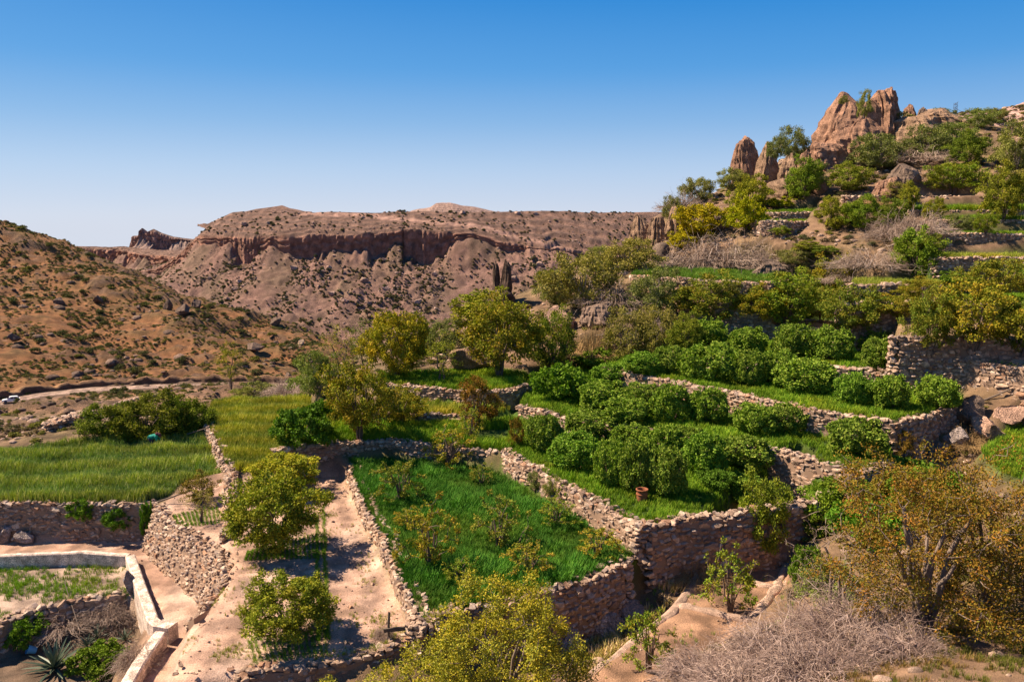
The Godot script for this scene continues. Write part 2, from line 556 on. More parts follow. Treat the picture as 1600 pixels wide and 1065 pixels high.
func height(x: float, z: float) -> float:
	var near := inside_near(x, z)
	var h: float
	if near > 0.0:
		h = look(gridA, x, z)
	else:
		h = look(gridB, x, z)
	var big := n3.get_noise_2d(x, z)
	var small := n1.get_noise_2d(x * 1.7, z * 1.7)
	if z < -85.0 and x < 20.0:
		var far := clampf((-z - 85.0) / 120.0, 0, 1) * clampf((20.0 - x) / 30.0, 0, 1)
		h += (big * 7.0 * clampf((-z - 225.0) / 60.0, 0, 1) + small * 1.1) * far
	h += small * 0.35 + n2.get_noise_2d(x, z) * 0.14
	var ledge_k := 0.0
	if z < -100.0 and x < 20.0:
		var rg := 1.0 - absf(n3.get_noise_2d(x * 2.6 + 900.0, z * 2.6)) * 4.0
		ledge_k = smoothstep(0.45, 0.85, rg) * smoothstep(-0.15, 0.15, n1.get_noise_2d(x * 0.35 + 500.0, z * 0.35))
		h += ledge_k * (1.3 + 2.0 * n2.get_noise_2d(x * 0.7, z * 0.7))
	var orange := clampf((-z - 140.0) / 60.0, 0, 1)
	hc = Color(0.25, 0.155, 0.095).lerp(Color(0.30, 0.138, 0.058), orange)
	if x < -30.0 and z > -222.0 and z < -70.0:
		hc = Color(0.46, 0.26, 0.155).lerp(Color(0.30, 0.20, 0.13), clampf(small * 1.5 + 0.2, 0, 1))
	var m := clampf(small * 1.4 + big * 0.7 + 0.30, 0, 1)
	hc = hc.lerp(Color(0.15, 0.115, 0.048), m * 0.62)
	hc = hc.lerp(Color(0.15, 0.095, 0.065), ledge_k * 0.85)
	if z < -108.0 and x > 55.0:
		hc = hc.lerp(Color(0.52, 0.33, 0.26), clampf((-z - 108.0) / 6.0, 0, 1))
	if z < -200.0 and x < 40.0:
		var d := line_d(Vector2(x, z), road_pts)
		if d < 12.0:
			h = lerpf(h, -50.0, 1.0 - smoothstep(4.2, 7.0, d))
			hc = hc.lerp(Color(0.20, 0.13, 0.09), (1.0 - smoothstep(5.0, 9.0, d)))
	if near > 0.0:
		var p := Vector2(x, z)
		for t in terr:
			if t.box.has_point(p):
				var sd := poly_sd(p, t.poly)
				if sd > -0.3:
					var w := smoothstep(-0.3, 0.3, sd)
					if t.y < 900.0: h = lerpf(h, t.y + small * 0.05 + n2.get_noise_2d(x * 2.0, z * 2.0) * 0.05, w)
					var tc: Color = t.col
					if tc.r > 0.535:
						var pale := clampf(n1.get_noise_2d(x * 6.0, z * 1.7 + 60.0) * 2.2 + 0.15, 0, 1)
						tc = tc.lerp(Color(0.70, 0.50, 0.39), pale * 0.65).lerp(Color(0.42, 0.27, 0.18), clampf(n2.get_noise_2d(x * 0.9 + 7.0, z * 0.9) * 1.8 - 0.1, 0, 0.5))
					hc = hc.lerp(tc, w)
	return h

func patch(x0: float, z0: float, x1: float, z1: float, s: float, sink: bool) -> Mb:
	var mb := Mb.new()
	var nx := int((x1 - x0) / s) + 1
	var nz := int((z1 - z0) / s) + 1
	for b in nz:
		var z := z0 + b * s
		for a in nx:
			var x := x0 + a * s
			var h := height(x, z)
			if sink:
				var d := inside_near(x, z)
				if d > 0.0:
					h = look(gridB, x, z) - clampf(d * 0.3, 0, 8)
			mb.v.append(Vector3(x, h, z))
			var t := 0.9 + 0.25 * n2.get_noise_2d(x * 0.7 + 40.0, z * 0.7)
			mb.c.append(Color(hc.r * t, hc.g * t, hc.b * t))
	mb.grid(nx, nz, 0)
	mb.smooth()
	return mb

func ground() -> void:
	var a := patch(-72.0, -132.0, 92.0, -10.0, 0.4, false)
	struct("terrain", a.mesh(M.ground), "terraced hillside ground of pale earth paths, fields and brown slopes")
	var b := patch(-400.0, -620.0, 60.0, -60.0, 2.2, true)
	struct("hill", b.mesh(M.valley), "orange tan scrubby hillside spur across the valley")
	var r := Mb.new()
	var c := Curve2D.new()
	for p in road_pts:
		c.add_point(p)
	var ln := c.get_baked_length()
	var steps := int(ln / 1.5)
	for k in steps + 1:
		var p := c.sample_baked(ln * k / steps)
		var q := c.sample_baked(minf(ln * k / steps + 1.0, ln)) - c.sample_baked(maxf(ln * k / steps - 1.0, 0))
		var s := Vector2(-q.y, q.x).normalized()
		for e in 7:
			var o := (e - 3) * 1.05 + n1.get_noise_2d(k * 2.0, e * 9.0) * 0.5
			var x := p.x + s.x * o
			var z := p.y + s.y * o
			var y := -49.82 + n2.get_noise_2d(x, z) * 0.1 - (0.7 if e == 0 or e == 6 else 0.0)
			r.v.append(Vector3(x, y, z))
			r.c.append(Color(0.50, 0.35, 0.27).lerp(Color(0.40, 0.27, 0.20), 1.0 if e == 3 else 0.0))
	r.grid(7, steps + 1, 0)
	r.smooth()
	struct("road", r.mesh(M.valley), "pale dirt road along the foot of the orange hillside")


# ---------------------------------------------------------------- far country

func rim_at(rim: Array, px: float) -> Array:
	for k in rim.size() - 1:
		if px <= rim[k + 1][0]:
			var t: float = (px - rim[k][0]) / (rim[k + 1][0] - rim[k][0])
			var out := []
			for q in rim[k].size():
				out.append(lerpf(rim[k][q], rim[k + 1][q], t))
			return out
	return rim[-1]

# rim: rows of [picture column, distance, height, width and drop of the upper slope, cliff height]
func escarpment(called: String, label: String, rim: Array, cols: int, bottom: float, steep: float, frac: float, back: float, tones: Array, sd: float) -> void:
	var mb := Mb.new()
	var rows := 150
	var track := PackedVector2Array()
	for q in [[480, 333, 885], [560, 336, 880], [660, 345, 870], [740, 352, 862], [820, 372, 850], [900, 394, 830], [1010, 402, 825], [1080, 420, 815]]:
		var p := at_d(q[0], q[1], q[2])
		track.append(Vector2(p.x, p.y))
	var pts := []
	for k in cols:
		var px := lerpf(rim[0][0], rim[-1][0], float(k) / (cols - 1))
		var r := rim_at(rim, px)
		var w := ray(px, 345)
		pts.append([Vector3(w.x * r[1], 0, -r[1]), r])
	for k in cols:
		var d: Vector3 = pts[mini(k + 6, cols - 1)][0] - pts[maxi(k - 6, 0)][0]
		var o := Vector3(-d.z, 0, d.x).normalized()
		var p: Vector3 = pts[k][0]
		var r: Array = pts[k][1]
		var along := p.x * 1.0 + p.z * 0.6 + sd
		var f1 := absf(n3.get_noise_2d(along * 2.2, sd)) * 2.0
		var f2 := absf(n1.get_noise_2d(along * 2.6, sd + 50.0)) * 2.0
		var jut := (minf(f1, 0.8) * 6.0 + minf(f2, 0.8) * 5.0) * frac
		var top: float = r[2] + n3.get_noise_2d(along * 0.7, 9.0 + sd) * 2.5 + n1.get_noise_2d(along * 0.8, 3.0) * 0.7
		var cliff: float = r[5] * clampf(0.72 + n3.get_noise_2d(along * 1.3, 77.0 + sd) * 1.7, 0.15, 1.2)
		for j in rows:
			var s: float
			var h: float
			var col: Color
			if j < 8:
				s = -(lerpf(25.0, back, smoothstep(350.0, 600.0, lerpf(rim[0][0], rim[-1][0], float(k) / (cols - 1)))) if called == "canyon_wall" else back) * (7 - j) / 7.0
				h = top + (7 - j) * (-3.0 if (r[2] < -3.0 and called == "canyon_wall") or called in ["far_mesa", "far_bench"] else lerpf(-2.0, 0.4, smoothstep(340.0, 480.0, lerpf(rim[0][0], rim[-1][0], float(k) / (cols - 1)))) if called == "canyon_wall" else 0.4)
				col = tones[0]
			elif j < 46:
				var t := (j - 8) / 37.0
				s = t * r[3]
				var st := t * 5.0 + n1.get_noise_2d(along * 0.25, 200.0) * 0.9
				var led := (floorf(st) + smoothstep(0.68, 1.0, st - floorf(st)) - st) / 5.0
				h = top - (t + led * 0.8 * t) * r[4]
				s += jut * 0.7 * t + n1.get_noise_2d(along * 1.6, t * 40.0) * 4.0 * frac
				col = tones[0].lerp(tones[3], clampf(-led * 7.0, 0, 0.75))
			elif j < 76:
				var t := (j - 45) / 30.0
				s = r[3] + t * cliff * 0.09 + jut * (1.0 - 0.25 * t) + n1.get_noise_2d(along * 1.7, t * 22.0) * 2.2 * frac
				s += 1.6 * frac * sin(floorf(t * 5.0 + f2) * 2.4)
				h = top - r[4] - t * cliff
				col = tones[1].lerp(tones[2], clampf(0.5 + n1.get_noise_2d(along * 2.0, t * 30.0 + 90.0) * 1.6, 0, 1))
			else:
				var t := (j - 75) / float(rows - 76)
				var h0: float = top - r[4] - cliff
				var hm: float = top - r[4] - r[5] * 0.8
				var fall := hm - bottom
				var t2 := t * (1.0 + 0.25 * t)
				s = r[3] + cliff * 0.09 + jut * 0.75 * pow(1.0 - t, 5.0) + t2 * fall / steep
				h = lerpf(h0, hm, smoothstep(0.0, 0.22, t)) - t * fall
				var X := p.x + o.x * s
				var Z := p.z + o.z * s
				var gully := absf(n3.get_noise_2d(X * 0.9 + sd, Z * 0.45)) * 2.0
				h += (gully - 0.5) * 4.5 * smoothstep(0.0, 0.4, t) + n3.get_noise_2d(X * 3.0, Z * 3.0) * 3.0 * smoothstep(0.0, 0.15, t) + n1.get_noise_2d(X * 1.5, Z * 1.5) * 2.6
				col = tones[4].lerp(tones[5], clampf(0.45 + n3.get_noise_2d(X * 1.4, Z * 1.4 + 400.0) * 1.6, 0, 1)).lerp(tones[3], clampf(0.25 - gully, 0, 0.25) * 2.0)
			var P := Vector3(p.x + o.x * s, h, p.z + o.z * s)
			if called == "canyon_wall" and j >= 8:
				var e := line_d(Vector2(P.x, P.y), track)
				col = col.lerp(Color(0.50, 0.30, 0.23), 0.8 * (1.0 - smoothstep(0.8, 3.4, e + 1.5 * n1.get_noise_2d(P.x, P.z))))
			mb.v.append(P)
			mb.c.append(col)
	for k in cols - 1:
		for j in rows - 1:
			var e := k * rows + j
			mb.i.append(e); mb.i.append(e + rows); mb.i.append(e + 1)
			mb.i.append(e + 1); mb.i.append(e + rows); mb.i.append(e + rows + 1)
	mb.smooth()
	struct(called, mb.mesh(M.far), label)

func far_country() -> void:
	var sheet := Mb.new()
	for b in 41:
		for a in 41:
			var x := (a - 20) * 220.0
			var z := (b - 20) * 220.0
			sheet.v.append(Vector3(x, -175.0 + n3.get_noise_2d(x * 0.2, z * 0.2) * 12.0, z))
			sheet.c.append(Color(0.27, 0.185, 0.14))
	sheet.grid(41, 41, 0)
	sheet.smooth()
	struct("plain", sheet.mesh(M.far), "wide desert floor running out to the horizon")
	var brown := [Color(0.28, 0.165, 0.12), Color(0.46, 0.235, 0.16), Color(0.34, 0.19, 0.14), Color(0.16, 0.105, 0.085), Color(0.285, 0.165, 0.128), Color(0.215, 0.138, 0.095)]
	escarpment("canyon_wall", "brown canyon wall with a dark cliff band and bouldery scree below its plateau", [
		[160, 1040, -74, 30, 8, 2], [215, 1000, -60, 30, 8, 3], [275, 960, -46, 30, 10, 6], [318, 930, -24, 30, 12, 16], [333, 912, -6, 26, 18, 24], [338, 905, 1.5, 26, 22, 26], [365, 890, 10, 46, 26, 20], [430, 880, 9.5, 55, 27, 22], [480, 870, 8.5, 56, 25, 22], [560, 868, 9, 54, 23, 24], [640, 874, 10, 50, 20, 26],
		[735, 866, 10, 48, 22, 27], [752, 870, 10, 58, 30, 8], [800, 880, 9.5, 70, 36, 3], [900, 890, 10, 80, 44, 3], [1000, 900, 9.5, 84, 48, 3], [1250, 930, 9, 84, 48, 5]], 620, -112.0, 0.62, 0.34, 900.0, brown, 0.0)
	var pale := [Color(0.40, 0.27, 0.21), Color(0.42, 0.25, 0.19), Color(0.33, 0.20, 0.17), Color(0.24, 0.16, 0.14), Color(0.36, 0.25, 0.20), Color(0.32, 0.22, 0.18)]
	escarpment("far_mesa", "distant pink cliffed mesa past the mouth of the canyon", [
[203, 2080, -66, 3, 1, 2], [207, 2072, -38, 3, 1, 28], [217, 2070, -36, 3, 1, 28], [219, 2068, -22, 3, 1, 42], [222, 2068, -17, 3, 1, 47], [225, 2066, -31, 3, 1, 33], [231, 2064, -26, 4, 2, 36], [239, 2062, -21, 4, 3, 40], [252, 2062, -31, 5, 3, 32], [270, 2066, -39, 5, 3, 26], [300, 2074, -46, 8, 4, 18], [320, 2060, -36, 20, 7, 24], [345, 2000, -26, 24, 8, 28], [420, 1950, -24, 24, 8, 28]], 220, -150.0, 0.5, 0.9, 40.0, pale, 500.0)
	escarpment("far_bench", "shadowed cliff bench under the distant pink mesa", [
		[60, 1650, -50, 20, 4, 26], [130, 1640, -51, 14, 4, 30], [190, 1600, -51, 12, 6, 38], [215, 1560, -53, 14, 6, 38], [240, 1500, -53, 22, 8, 22], [300, 1420, -52, 30, 10, 16], [380, 1380, -50, 30, 10, 16]], 240, -150.0, 0.5, 1.2, 60.0, brown, 900.0)
	escarpment("butte", "low layered butte rising behind the canyon rim", [
		[560, 2560, 20, 10, 4, 2], [625, 2500, 22, 14, 6, 3], [648, 2480, 34, 60, 14, 4], [672, 2460, 40, 60, 18, 5], [682, 2450, 54, 70, 32, 6], [706, 2450, 53, 70, 31, 6], [722, 2460, 45, 60, 23, 5], [742, 2480, 42, 60, 20, 4], [770, 2500, 30, 30, 8, 3], [800, 2540, 20, 10, 4, 2]], 160, -40.0, 0.4, 0.7, 60.0, pale, 1300.0)
	escarpment("plateau_knoll", "low knoll on the plateau edge above the canyon", [
		[380, 960, 8, 30, 4, 1], [400, 950, 13, 30, 6, 1], [425, 945, 15.5, 34, 9, 1.5], [445, 945, 13, 34, 7, 1], [490, 955, 8, 30, 3, 1]], 60, -5.0, 0.3, 0.5, 30.0, brown, 1700.0)
	# scrub and boulders on the canyon side
	rng.seed = 404
	var bush := shrub_mesh(5, 1.0, 0.85, 130, 0.55, [Color(0.11, 0.105, 0.055), Color(0.15, 0.125, 0.065), Color(0.09, 0.088, 0.055)])
	var where := []
	var tint := []
	var stone := shard_mesh(8)
	var sw := []
	var st := []
	var verts: PackedVector3Array = (get_node("canyon_wall").mesh as ArrayMesh).surface_get_arrays(0)[Mesh.ARRAY_VERTEX]
	for k in 20000:
		var col := rng.randi() % 620
		var j := 76 + int(pow(rng.randf(), 0.8) * 70.0)
		if rng.randf() < 0.12:
			j = 6 + rng.randi() % 38
		var at := verts[col * 150 + j]
		if n3.get_noise_2d(at.x * 2.2 + 90.0, at.z * 2.2) < rng.randf_range(-0.35, 0.25):
			continue
		at += (verts[mini(col + 1, 619) * 150 + j] - at) * rng.randf()
		if rng.randf() < 0.84:
			var g := rng.randf_range(0.5, 1.7) * (1.0 if rng.randf() < 0.93 else 1.6)
			where.append(Transform3D(Basis(Vector3.UP, rng.randf() * TAU).scaled(Vector3(g, g * rng.randf_range(0.7, 1.1), g)), at))
			var q := rng.randf_range(0.7, 1.3)
			tint.append(Color(q * rng.randf_range(0.9, 1.25), q, q))
		else:
			var g := rng.randf_range(0.5, 1.6) * (1.0 if rng.randf() < 0.94 else 2.4)
			sw.append(Transform3D(Basis.from_euler(Vector3(rng.randf(), rng.randf() * TAU, rng.randf())).scaled(Vector3(g * 1.4, g, g)), at))
			var q := rng.randf_range(0.7, 1.35)
			st.append(Color(0.33 * q, 0.22 * q, 0.17 * q))
	var a := many("canyon_scrub", bush, where, tint, self, M.leaf)
	tag(a, "dark scrub bushes dotted all over the canyon side", "scrub", "", "stuff")
	var b := many("canyon_boulders", stone, sw, st, self, M.rock)
	tag(b, "fallen boulders strewn over the canyon scree", "boulders", "", "stuff")

# ---------------------------------------------------------------- growing things

func pick(cols: Array) -> Color:
	var a: Color = cols[rng.randi() % cols.size()]
	var b: Color = cols[rng.randi() % cols.size()]
	var c := a.lerp(b, rng.randf())
	var t := rng.randf_range(0.78, 1.22)
	return Color(c.r * t, c.g * t, c.b * t)

func rdir() -> Vector3:
	var y := rng.randf_range(-1, 1)
	var a := rng.randf() * TAU
	var r := sqrt(1.0 - y * y)
	return Vector3(r * cos(a), y, r * sin(a))

func put_leaf(mb: Mb, p: Vector3, out: Vector3, l: float, w: float, col: Color) -> void:
	var d := (out * 0.7 + rdir() * 0.9 + Vector3(0, 0.15, 0)).normalized()
	var nn := (out * 0.8 + rdir() + Vector3(0, 0.35, 0)).normalized()
	var s := nn.cross(d).normalized()
	mb.leaf(p - d * l * 0.4, d * l, s * w, col)

func shrub_mesh(sd: int, rad: float, tall: float, leaves: int, l: float, cols: Array) -> ArrayMesh:
	var was := rng.state
	rng.seed = sd * 977 + 5
	var mb := Mb.new()
	var lumps := []
	for k in 9:
		var d := rdir()
		d.y = absf(d.y) * 0.9
		lumps.append(Vector3(d.x * rad * 0.55, tall * (0.3 + 0.4 * d.y), d.z * rad * 0.55))
	for k in leaves:
		var c: Vector3 = lumps[k % 9]
		var d := rdir()
		var p := c + d * Vector3(rad * 0.45, tall * 0.33, rad * 0.45) * rng.randf_range(0.6, 1.0)
		p.y = maxf(p.y, 0.02)
		put_leaf(mb, p, d, l * rng.randf_range(0.7, 1.3), l * 0.36, pick(cols))
	rng.state = was
	return mb.mesh(M.leaf)

# a rounded rose bush: [stems, crown]
func rose_mesh(sd: int, W: float, H: float, cols: Array) -> Array:
	rng.seed = sd * 7919 + 3
	var mb := Mb.new()
	var wood := Mb.new()
	var off := rng.randf() * 50.0
	var k := 0
	while k < 150:
		var d := rdir()
		if d.y < -0.55:
			continue
		k += 1
		var bump := 0.86 + 0.45 * n2.get_noise_3d(d.x * 3.0 + off, d.y * 3.0, d.z * 3.0) + 0.22 * n1.get_noise_3d(d.x * 9.0 + off, off, d.z * 9.0)
		var q := Vector3(d.x * W * 0.42, 0, d.z * W * 0.42) * bump
		if d.y < 0.0:
			q *= 1.0 + d.y * 0.15
		q.y = H * (0.48 + 0.42 * signf(d.y) * pow(absf(d.y), 0.75) * bump)
		var rc := rng.randf_range(0.13, 0.24) * W / 2.4
		var n := 52
		for e in n:
			var o := (rdir() + d * 0.75 + Vector3(0, 0.3, 0)).normalized()
			put_leaf(mb, q + o * rc * rng.randf_range(0.72, 1.05), o, rng.randf_range(0.075, 0.13), 0.036, pick(cols))
	for e in 22:      # shoots that stand out of the dome
		var d := rdir()
		d.y = absf(d.y)
		var p := Vector3(d.x * W * 0.40, H * (0.5 + 0.40 * d.y), d.z * W * 0.40)
		var L := rng.randf_range(0.10, 0.28)
		for q in 14:
			put_leaf(mb, p + (d + Vector3(0, 0.8, 0)) * L * q / 14.0 + rdir() * 0.06, d, rng.randf_range(0.08, 0.13), 0.036, pick(cols))
	for e in 500:
		var d := rdir()
		put_leaf(mb, Vector3(d.x * W * 0.33, H * (0.48 + 0.3 * d.y), d.z * W * 0.33), d, 0.16, 0.06, pick(cols))
	for e in 9:
		var a := rng.randf() * TAU
		var r := rng.randf_range(0.3, 0.42) * W
		wood.tube(PackedVector3Array([Vector3(cos(a), 0, sin(a)) * 0.12, Vector3(cos(a) * r * 0.5, H * 0.35, sin(a) * r * 0.5), Vector3(cos(a) * r, H * 0.7, sin(a) * r)]), 0.025, 0.01, 4, Color(0.13, 0.09, 0.06))
	return [wood.mesh(M.bark), mb.mesh(M.leaf)]

# a tree or open shrub: [limbs, crown]
func tree_mesh(sd: int, W: float, H: float, low: float, stems: int, tips: int, lpt: int, l: float, w: float, cr: float, cols: Array, bark: Color, rough := 0.3, flat := 1.0) -> Array:
	rng.seed = sd * 104729 + 11
	var wood := Mb.new()
	var crown := Mb.new()
	var mid := Vector3(0, H * (0.5 + low * 0.42), 0)
	var rad := Vector3(W * 0.5, H * (0.5 - low * 0.42), W * 0.5)
	var off := rng.randf() * 90.0
	var nodes := PackedVector3Array()
	var thick := clampf(H * 0.022, 0.03, 0.14)
	for k in stems:
		var a := TAU * (k + rng.randf() * 0.7) / stems
		var from := Vector3(cos(a), 0, sin(a)) * thick * 1.3
		var to := mid + Vector3(cos(a) * rad.x * rng.randf_range(0.2, 0.5), rad.y * rng.randf_range(-0.1, 0.45), sin(a) * rad.z * rng.randf_range(0.2, 0.5))
		var pts := PackedVector3Array()
		for q in 6:
			var t := q / 5.0
			var p := from.lerp(to, t)
			p.x *= 0.6 + 0.4 * t; p.z *= 0.6 + 0.4 * t
			if q > 0:
				p += rdir() * H * 0.025
			pts.append(p)
			if q > 1:
				nodes.append(p)
		pts[0].y = -0.25
		wood.tube(pts, thick * rng.randf_range(0.8, 1.1), thick * 0.4, 6, bark)
	var tipsv := []
	for k in tips:
		var d := rdir()
		var bump := 1.0 + rough * n2.get_noise_3d(d.x * 2.6 + off, d.y * 2.6, d.z * 2.6) * 1.8
		var p := mid + d * rad * (0.5 + 0.5 * sqrt(rng.randf())) * bump
		p.y = maxf(p.y, H * low * 0.8 + 0.08)
		tipsv.append(p)
	tipsv.sort_custom(func(a, b): return a.distance_squared_to(mid) < b.distance_squared_to(mid))
	for p in tipsv:
		var best := 1e9
		var from := mid
		for q in nodes:
			var m := q.distance_to(p) + maxf(0.0, q.y - p.y) * 0.8
			if m < best:
				best = m; from = q
		var half: Vector3 = from.lerp(p, 0.55) + rdir() * best * 0.12 + Vector3(0, best * 0.06, 0)
		wood.tube(PackedVector3Array([from, half, p]), 0.010 + 0.012 * minf(best, 1.5), 0.006, 3, bark)
		nodes.append(half); nodes.append(p)
		var out: Vector3 = ((p - mid) / rad).normalized()
		var n := int(lpt * rng.randf_range(0.55, 1.35))
		var tone := rng.randf_range(0.82, 1.18)
		var hue := pick(cols)
		for e in n:
			var o := rdir()
			var at: Vector3 = p + o * Vector3(1, 0.8 * flat, 1) * cr * pow(rng.randf(), 0.45)
			if rng.randf() < 0.3:
				at = half.lerp(p, rng.randf()) + o * cr * 0.45
			var c := hue.lerp(pick(cols), 0.6)
			put_leaf(crown, at, (o * 0.6 + out * 0.5).normalized(), l * rng.randf_range(0.7, 1.3), w, Color(c.r * tone, c.g * tone, c.b * tone))
	return [wood.mesh(M.bark), crown.mesh(M.leaf)]

# a tangle of bare twigs
func brush_mesh(sd: int, W: float, H: float, n: int, r: float, cols: Array, curl := 0.35) -> ArrayMesh:
	rng.seed = sd * 6151 + 17
	var mb := Mb.new()
	for k in n:
		var a := rng.randf() * TAU
		var q := sqrt(rng.randf())
		var p := Vector3(cos(a) * q * W * 0.36, rng.randf() * H * 0.25 * (1.0 - q), sin(a) * q * W * 0.36)
		var d := (Vector3(cos(a) * q, rng.randf_range(0.5, 1.5), sin(a) * q) + rdir() * 0.7).normalized()
		var L := rng.randf_range(0.5, 1.1) * H
		var pts := PackedVector3Array([p])
		for e in 5:
			d = (d + rdir() * curl + Vector3(cos(a) * 0.15, -0.10 * e, sin(a) * 0.15)).normalized()
			p += d * L / 5.0
			var lim := sqrt(maxf(0.03, 1.0 - (p.x * p.x + p.z * p.z) / (W * W * 0.25)))
			p.y = clampf(p.y, 0.0, H * lim)
			pts.append(p)
		var c := pick(cols)
		var rr := r * rng.randf_range(0.6, 1.4)
		mb.tube(pts, rr, rr * 0.35, 3, c)
		for e in 2:
			var b := rng.randi_range(2, 4)
			var d2 := (d + rdir() * 0.9).normalized()
			mb.tube(PackedVector3Array([pts[b], pts[b] + d2 * L * 0.18, pts[b] + (d2 + rdir() * 0.5) * L * 0.3]), rr * 0.5, rr * 0.25, 3, c)
	return mb.mesh(M.twig)

func tuft_mesh(sd: int, blades: int, spread: float, w: float, cols: Array, lean := 0.35) -> ArrayMesh:
	rng.seed = sd * 331 + 7
	var mb := Mb.new()
	for k in blades:
		var a := rng.randf() * TAU
		var p := Vector3(cos(a), 0, sin(a)) * spread * sqrt(rng.randf())
		var b := rng.randf() * TAU
		var d := Vector3(cos(b), 0, sin(b))
		var h := rng.randf_range(0.6, 1.1)
		var s := Vector3(-d.z, 0, d.x) * w * 0.5
		var q := p + Vector3(0, h * 0.6, 0) + d * lean * 0.3 * h
		var t := p + Vector3(0, h, 0) + d * lean * h
		var c := pick(cols)
		var base := c
		mb.quad(p - s, p + s, q + s * 0.8, q - s * 0.8, base)
		mb.tri(q - s * 0.8, q + s * 0.8, t, c)
	return mb.mesh(M.grass)

# rock with lumps; flute > 0 gives upright grooves
func boulder_mesh(sd: int, lump: float, n := 12, flute := 0.0, taper := 0.0) -> ArrayMesh:
	var mb := Mb.new()
	var off := sd * 13.7
	var nx := n * 2 + 1
	for b in n + 1:
		var v := float(b) / n
		var th := PI * v
		for a in nx:
			var ph := TAU * (a % (nx - 1)) / (nx - 1)
			var d := Vector3(sin(th) * cos(ph), cos(th), sin(th) * sin(ph))
			var r := 1.0 + lump * n1.get_noise_3d(d.x * 14.0 + off, d.y * 14.0, d.z * 14.0) * 1.3 + lump * 0.6 * n2.get_noise_3d(d.x * 5.0 + off, d.y * 5.0, d.z * 5.0) + lump * 0.25 * n2.get_noise_3d(d.x * 16.0 + off, d.y * 9.0, d.z * 16.0)
			if flute > 0.0:
				r *= 1.0 - flute * absf(n1.get_noise_3d(cos(ph) * 30.0 + off, d.y * 5.0, sin(ph) * 30.0)) * 1.6
			var p := d * r
			p.y = d.y * (1.0 + lump * 0.5 * n1.get_noise_3d(d.x * 20.0, off, d.z * 20.0))
			if flute > 0.0:
				p.y = signf(d.y) * pow(absf(d.y), 0.8) * (1.0 + lump * 0.6 * n1.get_noise_3d(d.x * 25.0, off, d.z * 25.0))
			var k := 1.0 - taper * (p.y + 1.0) * 0.5
			p.x *= k; p.z *= k
			mb.v.append(p)
			mb.c.append(Color.WHITE)
	mb.grid(nx, n + 1, 0)
	mb.smooth()
	# close the seam
	for b in n + 1:
		var s := (mb.n[b * nx] + mb.n[b * nx + nx - 1]).normalized()
		mb.n[b * nx] = s
		mb.n[b * nx + nx - 1] = s
	return mb.mesh(M.rock)

# broken angular rock: a lump cut by many planes
func shard_mesh(sd: int, cuts := 16) -> ArrayMesh:
	rng.seed = sd * 4243 + 9
	var pl := []
	for k in cuts:
		pl.append([rdir(), rng.randf_range(0.45, 0.85)])
	var mb := Mb.new()
	var off := sd * 9.1
	var n := 14
	var nx := n * 2 + 1
	for b in n + 1:
		var th := PI * b / n
		for a in nx:
			var ph := TAU * (a % (nx - 1)) / (nx - 1)
			var p := Vector3(sin(th) * cos(ph), cos(th), sin(th) * sin(ph)) * 1.15
			for c in pl:
				var over: float = p.dot(c[0]) - c[1]
				if over > 0.0:
					p -= c[0] * over
			p *= 1.0 + 0.16 * n1.get_noise_3d(p.x * 40.0 + off, p.y * 40.0, p.z * 40.0)
			mb.v.append(p)
			mb.c.append(Color.WHITE)
	mb.grid(nx, n + 1, 0)
	return mb.mesh(M.rock)

# crag: a fluted block, split by steep planes
func crag_mesh(sd: int, taper: float, cuts := 12) -> ArrayMesh:
	rng.seed = sd * 8887 + 31
	var pl := []
	for k in cuts:
		var d := rdir()
		d.y = absf(d.y) * 0.45
		pl.append([d.normalized(), rng.randf_range(0.58, 0.92)])
	var mb := Mb.new()
	var off := sd * 17.3
	var n := 44
	var nx := 73
	for b in n + 1:
		var th := PI * b / n
		for a in nx:
			var ph := TAU * (a % (nx - 1)) / (nx - 1)
			var st := pow(maxf(sin(th), 0.0), 0.62)
			var d := Vector3(st * cos(ph), cos(th), st * sin(ph))
			var p := d * 1.1
			p.y = signf(d.y) * pow(absf(d.y), 0.7) * (1.0 + 0.25 * n1.get_noise_3d(d.x * 25.0 + off, 0.0, d.z * 25.0))
			for c in pl:
				var over: float = p.dot(c[0]) - c[1]
				if over > 0.0:
					p -= c[0] * over * 0.9
			var g := absf(n1.get_noise_3d(cos(ph) * 34.0 + off, p.y * 7.0, sin(ph) * 34.0))
			var bed := n1.get_noise_2d(p.y * 60.0 + off, ph * 2.0)
			var q := 1.0 - 0.42 * g + 0.07 * bed + 0.10 * n2.get_noise_3d(p.x * 7.0 + off, p.y * 7.0, p.z * 7.0)
			var k := (1.0 - taper * pow(clampf((p.y + 1.0) * 0.5, 0, 1.2), 1.4)) * q
			mb.v.append(Vector3(p.x * k, p.y, p.z * k))
			mb.c.append(Color.WHITE)
	mb.grid(nx, n + 1, 0)
	return mb.mesh(M.rock)


# ---------------------------------------------------------------- dry stone walls

var stones := []

func stone_mesh(sd: int) -> ArrayMesh:
	rng.seed = sd * 71 + 1
	var mb := Mb.new()
	var off := rng.randf() * 100.0
	var cut := []
	for k in 8:
		cut.append([rdir(), rng.randf_range(0.55, 0.85)])
	for f in 6:
		var ax := f / 2
		var sg := 1.0 if f % 2 == 0 else -1.0
		var k := mb.v.size()
		for b in 3:
			for a in 3:
				var p := Vector3.ZERO
				p[ax] = sg
				p[(ax + 1) % 3] = (a - 1) * sg
				p[(ax + 2) % 3] = b - 1
				p = p.lerp(p.normalized() * 1.25, 0.4)
				p *= 1.0 + 0.28 * n1.get_noise_3d(p.x * 18.0 + off, p.y * 18.0, p.z * 18.0)
				for c in cut:
					var over: float = p.dot(c[0]) - c[1]
					if over > 0.0:
						p -= c[0] * over
				mb.v.append(p)
		mb.grid(3, 3, k)
	return mb.mesh(M.stone)

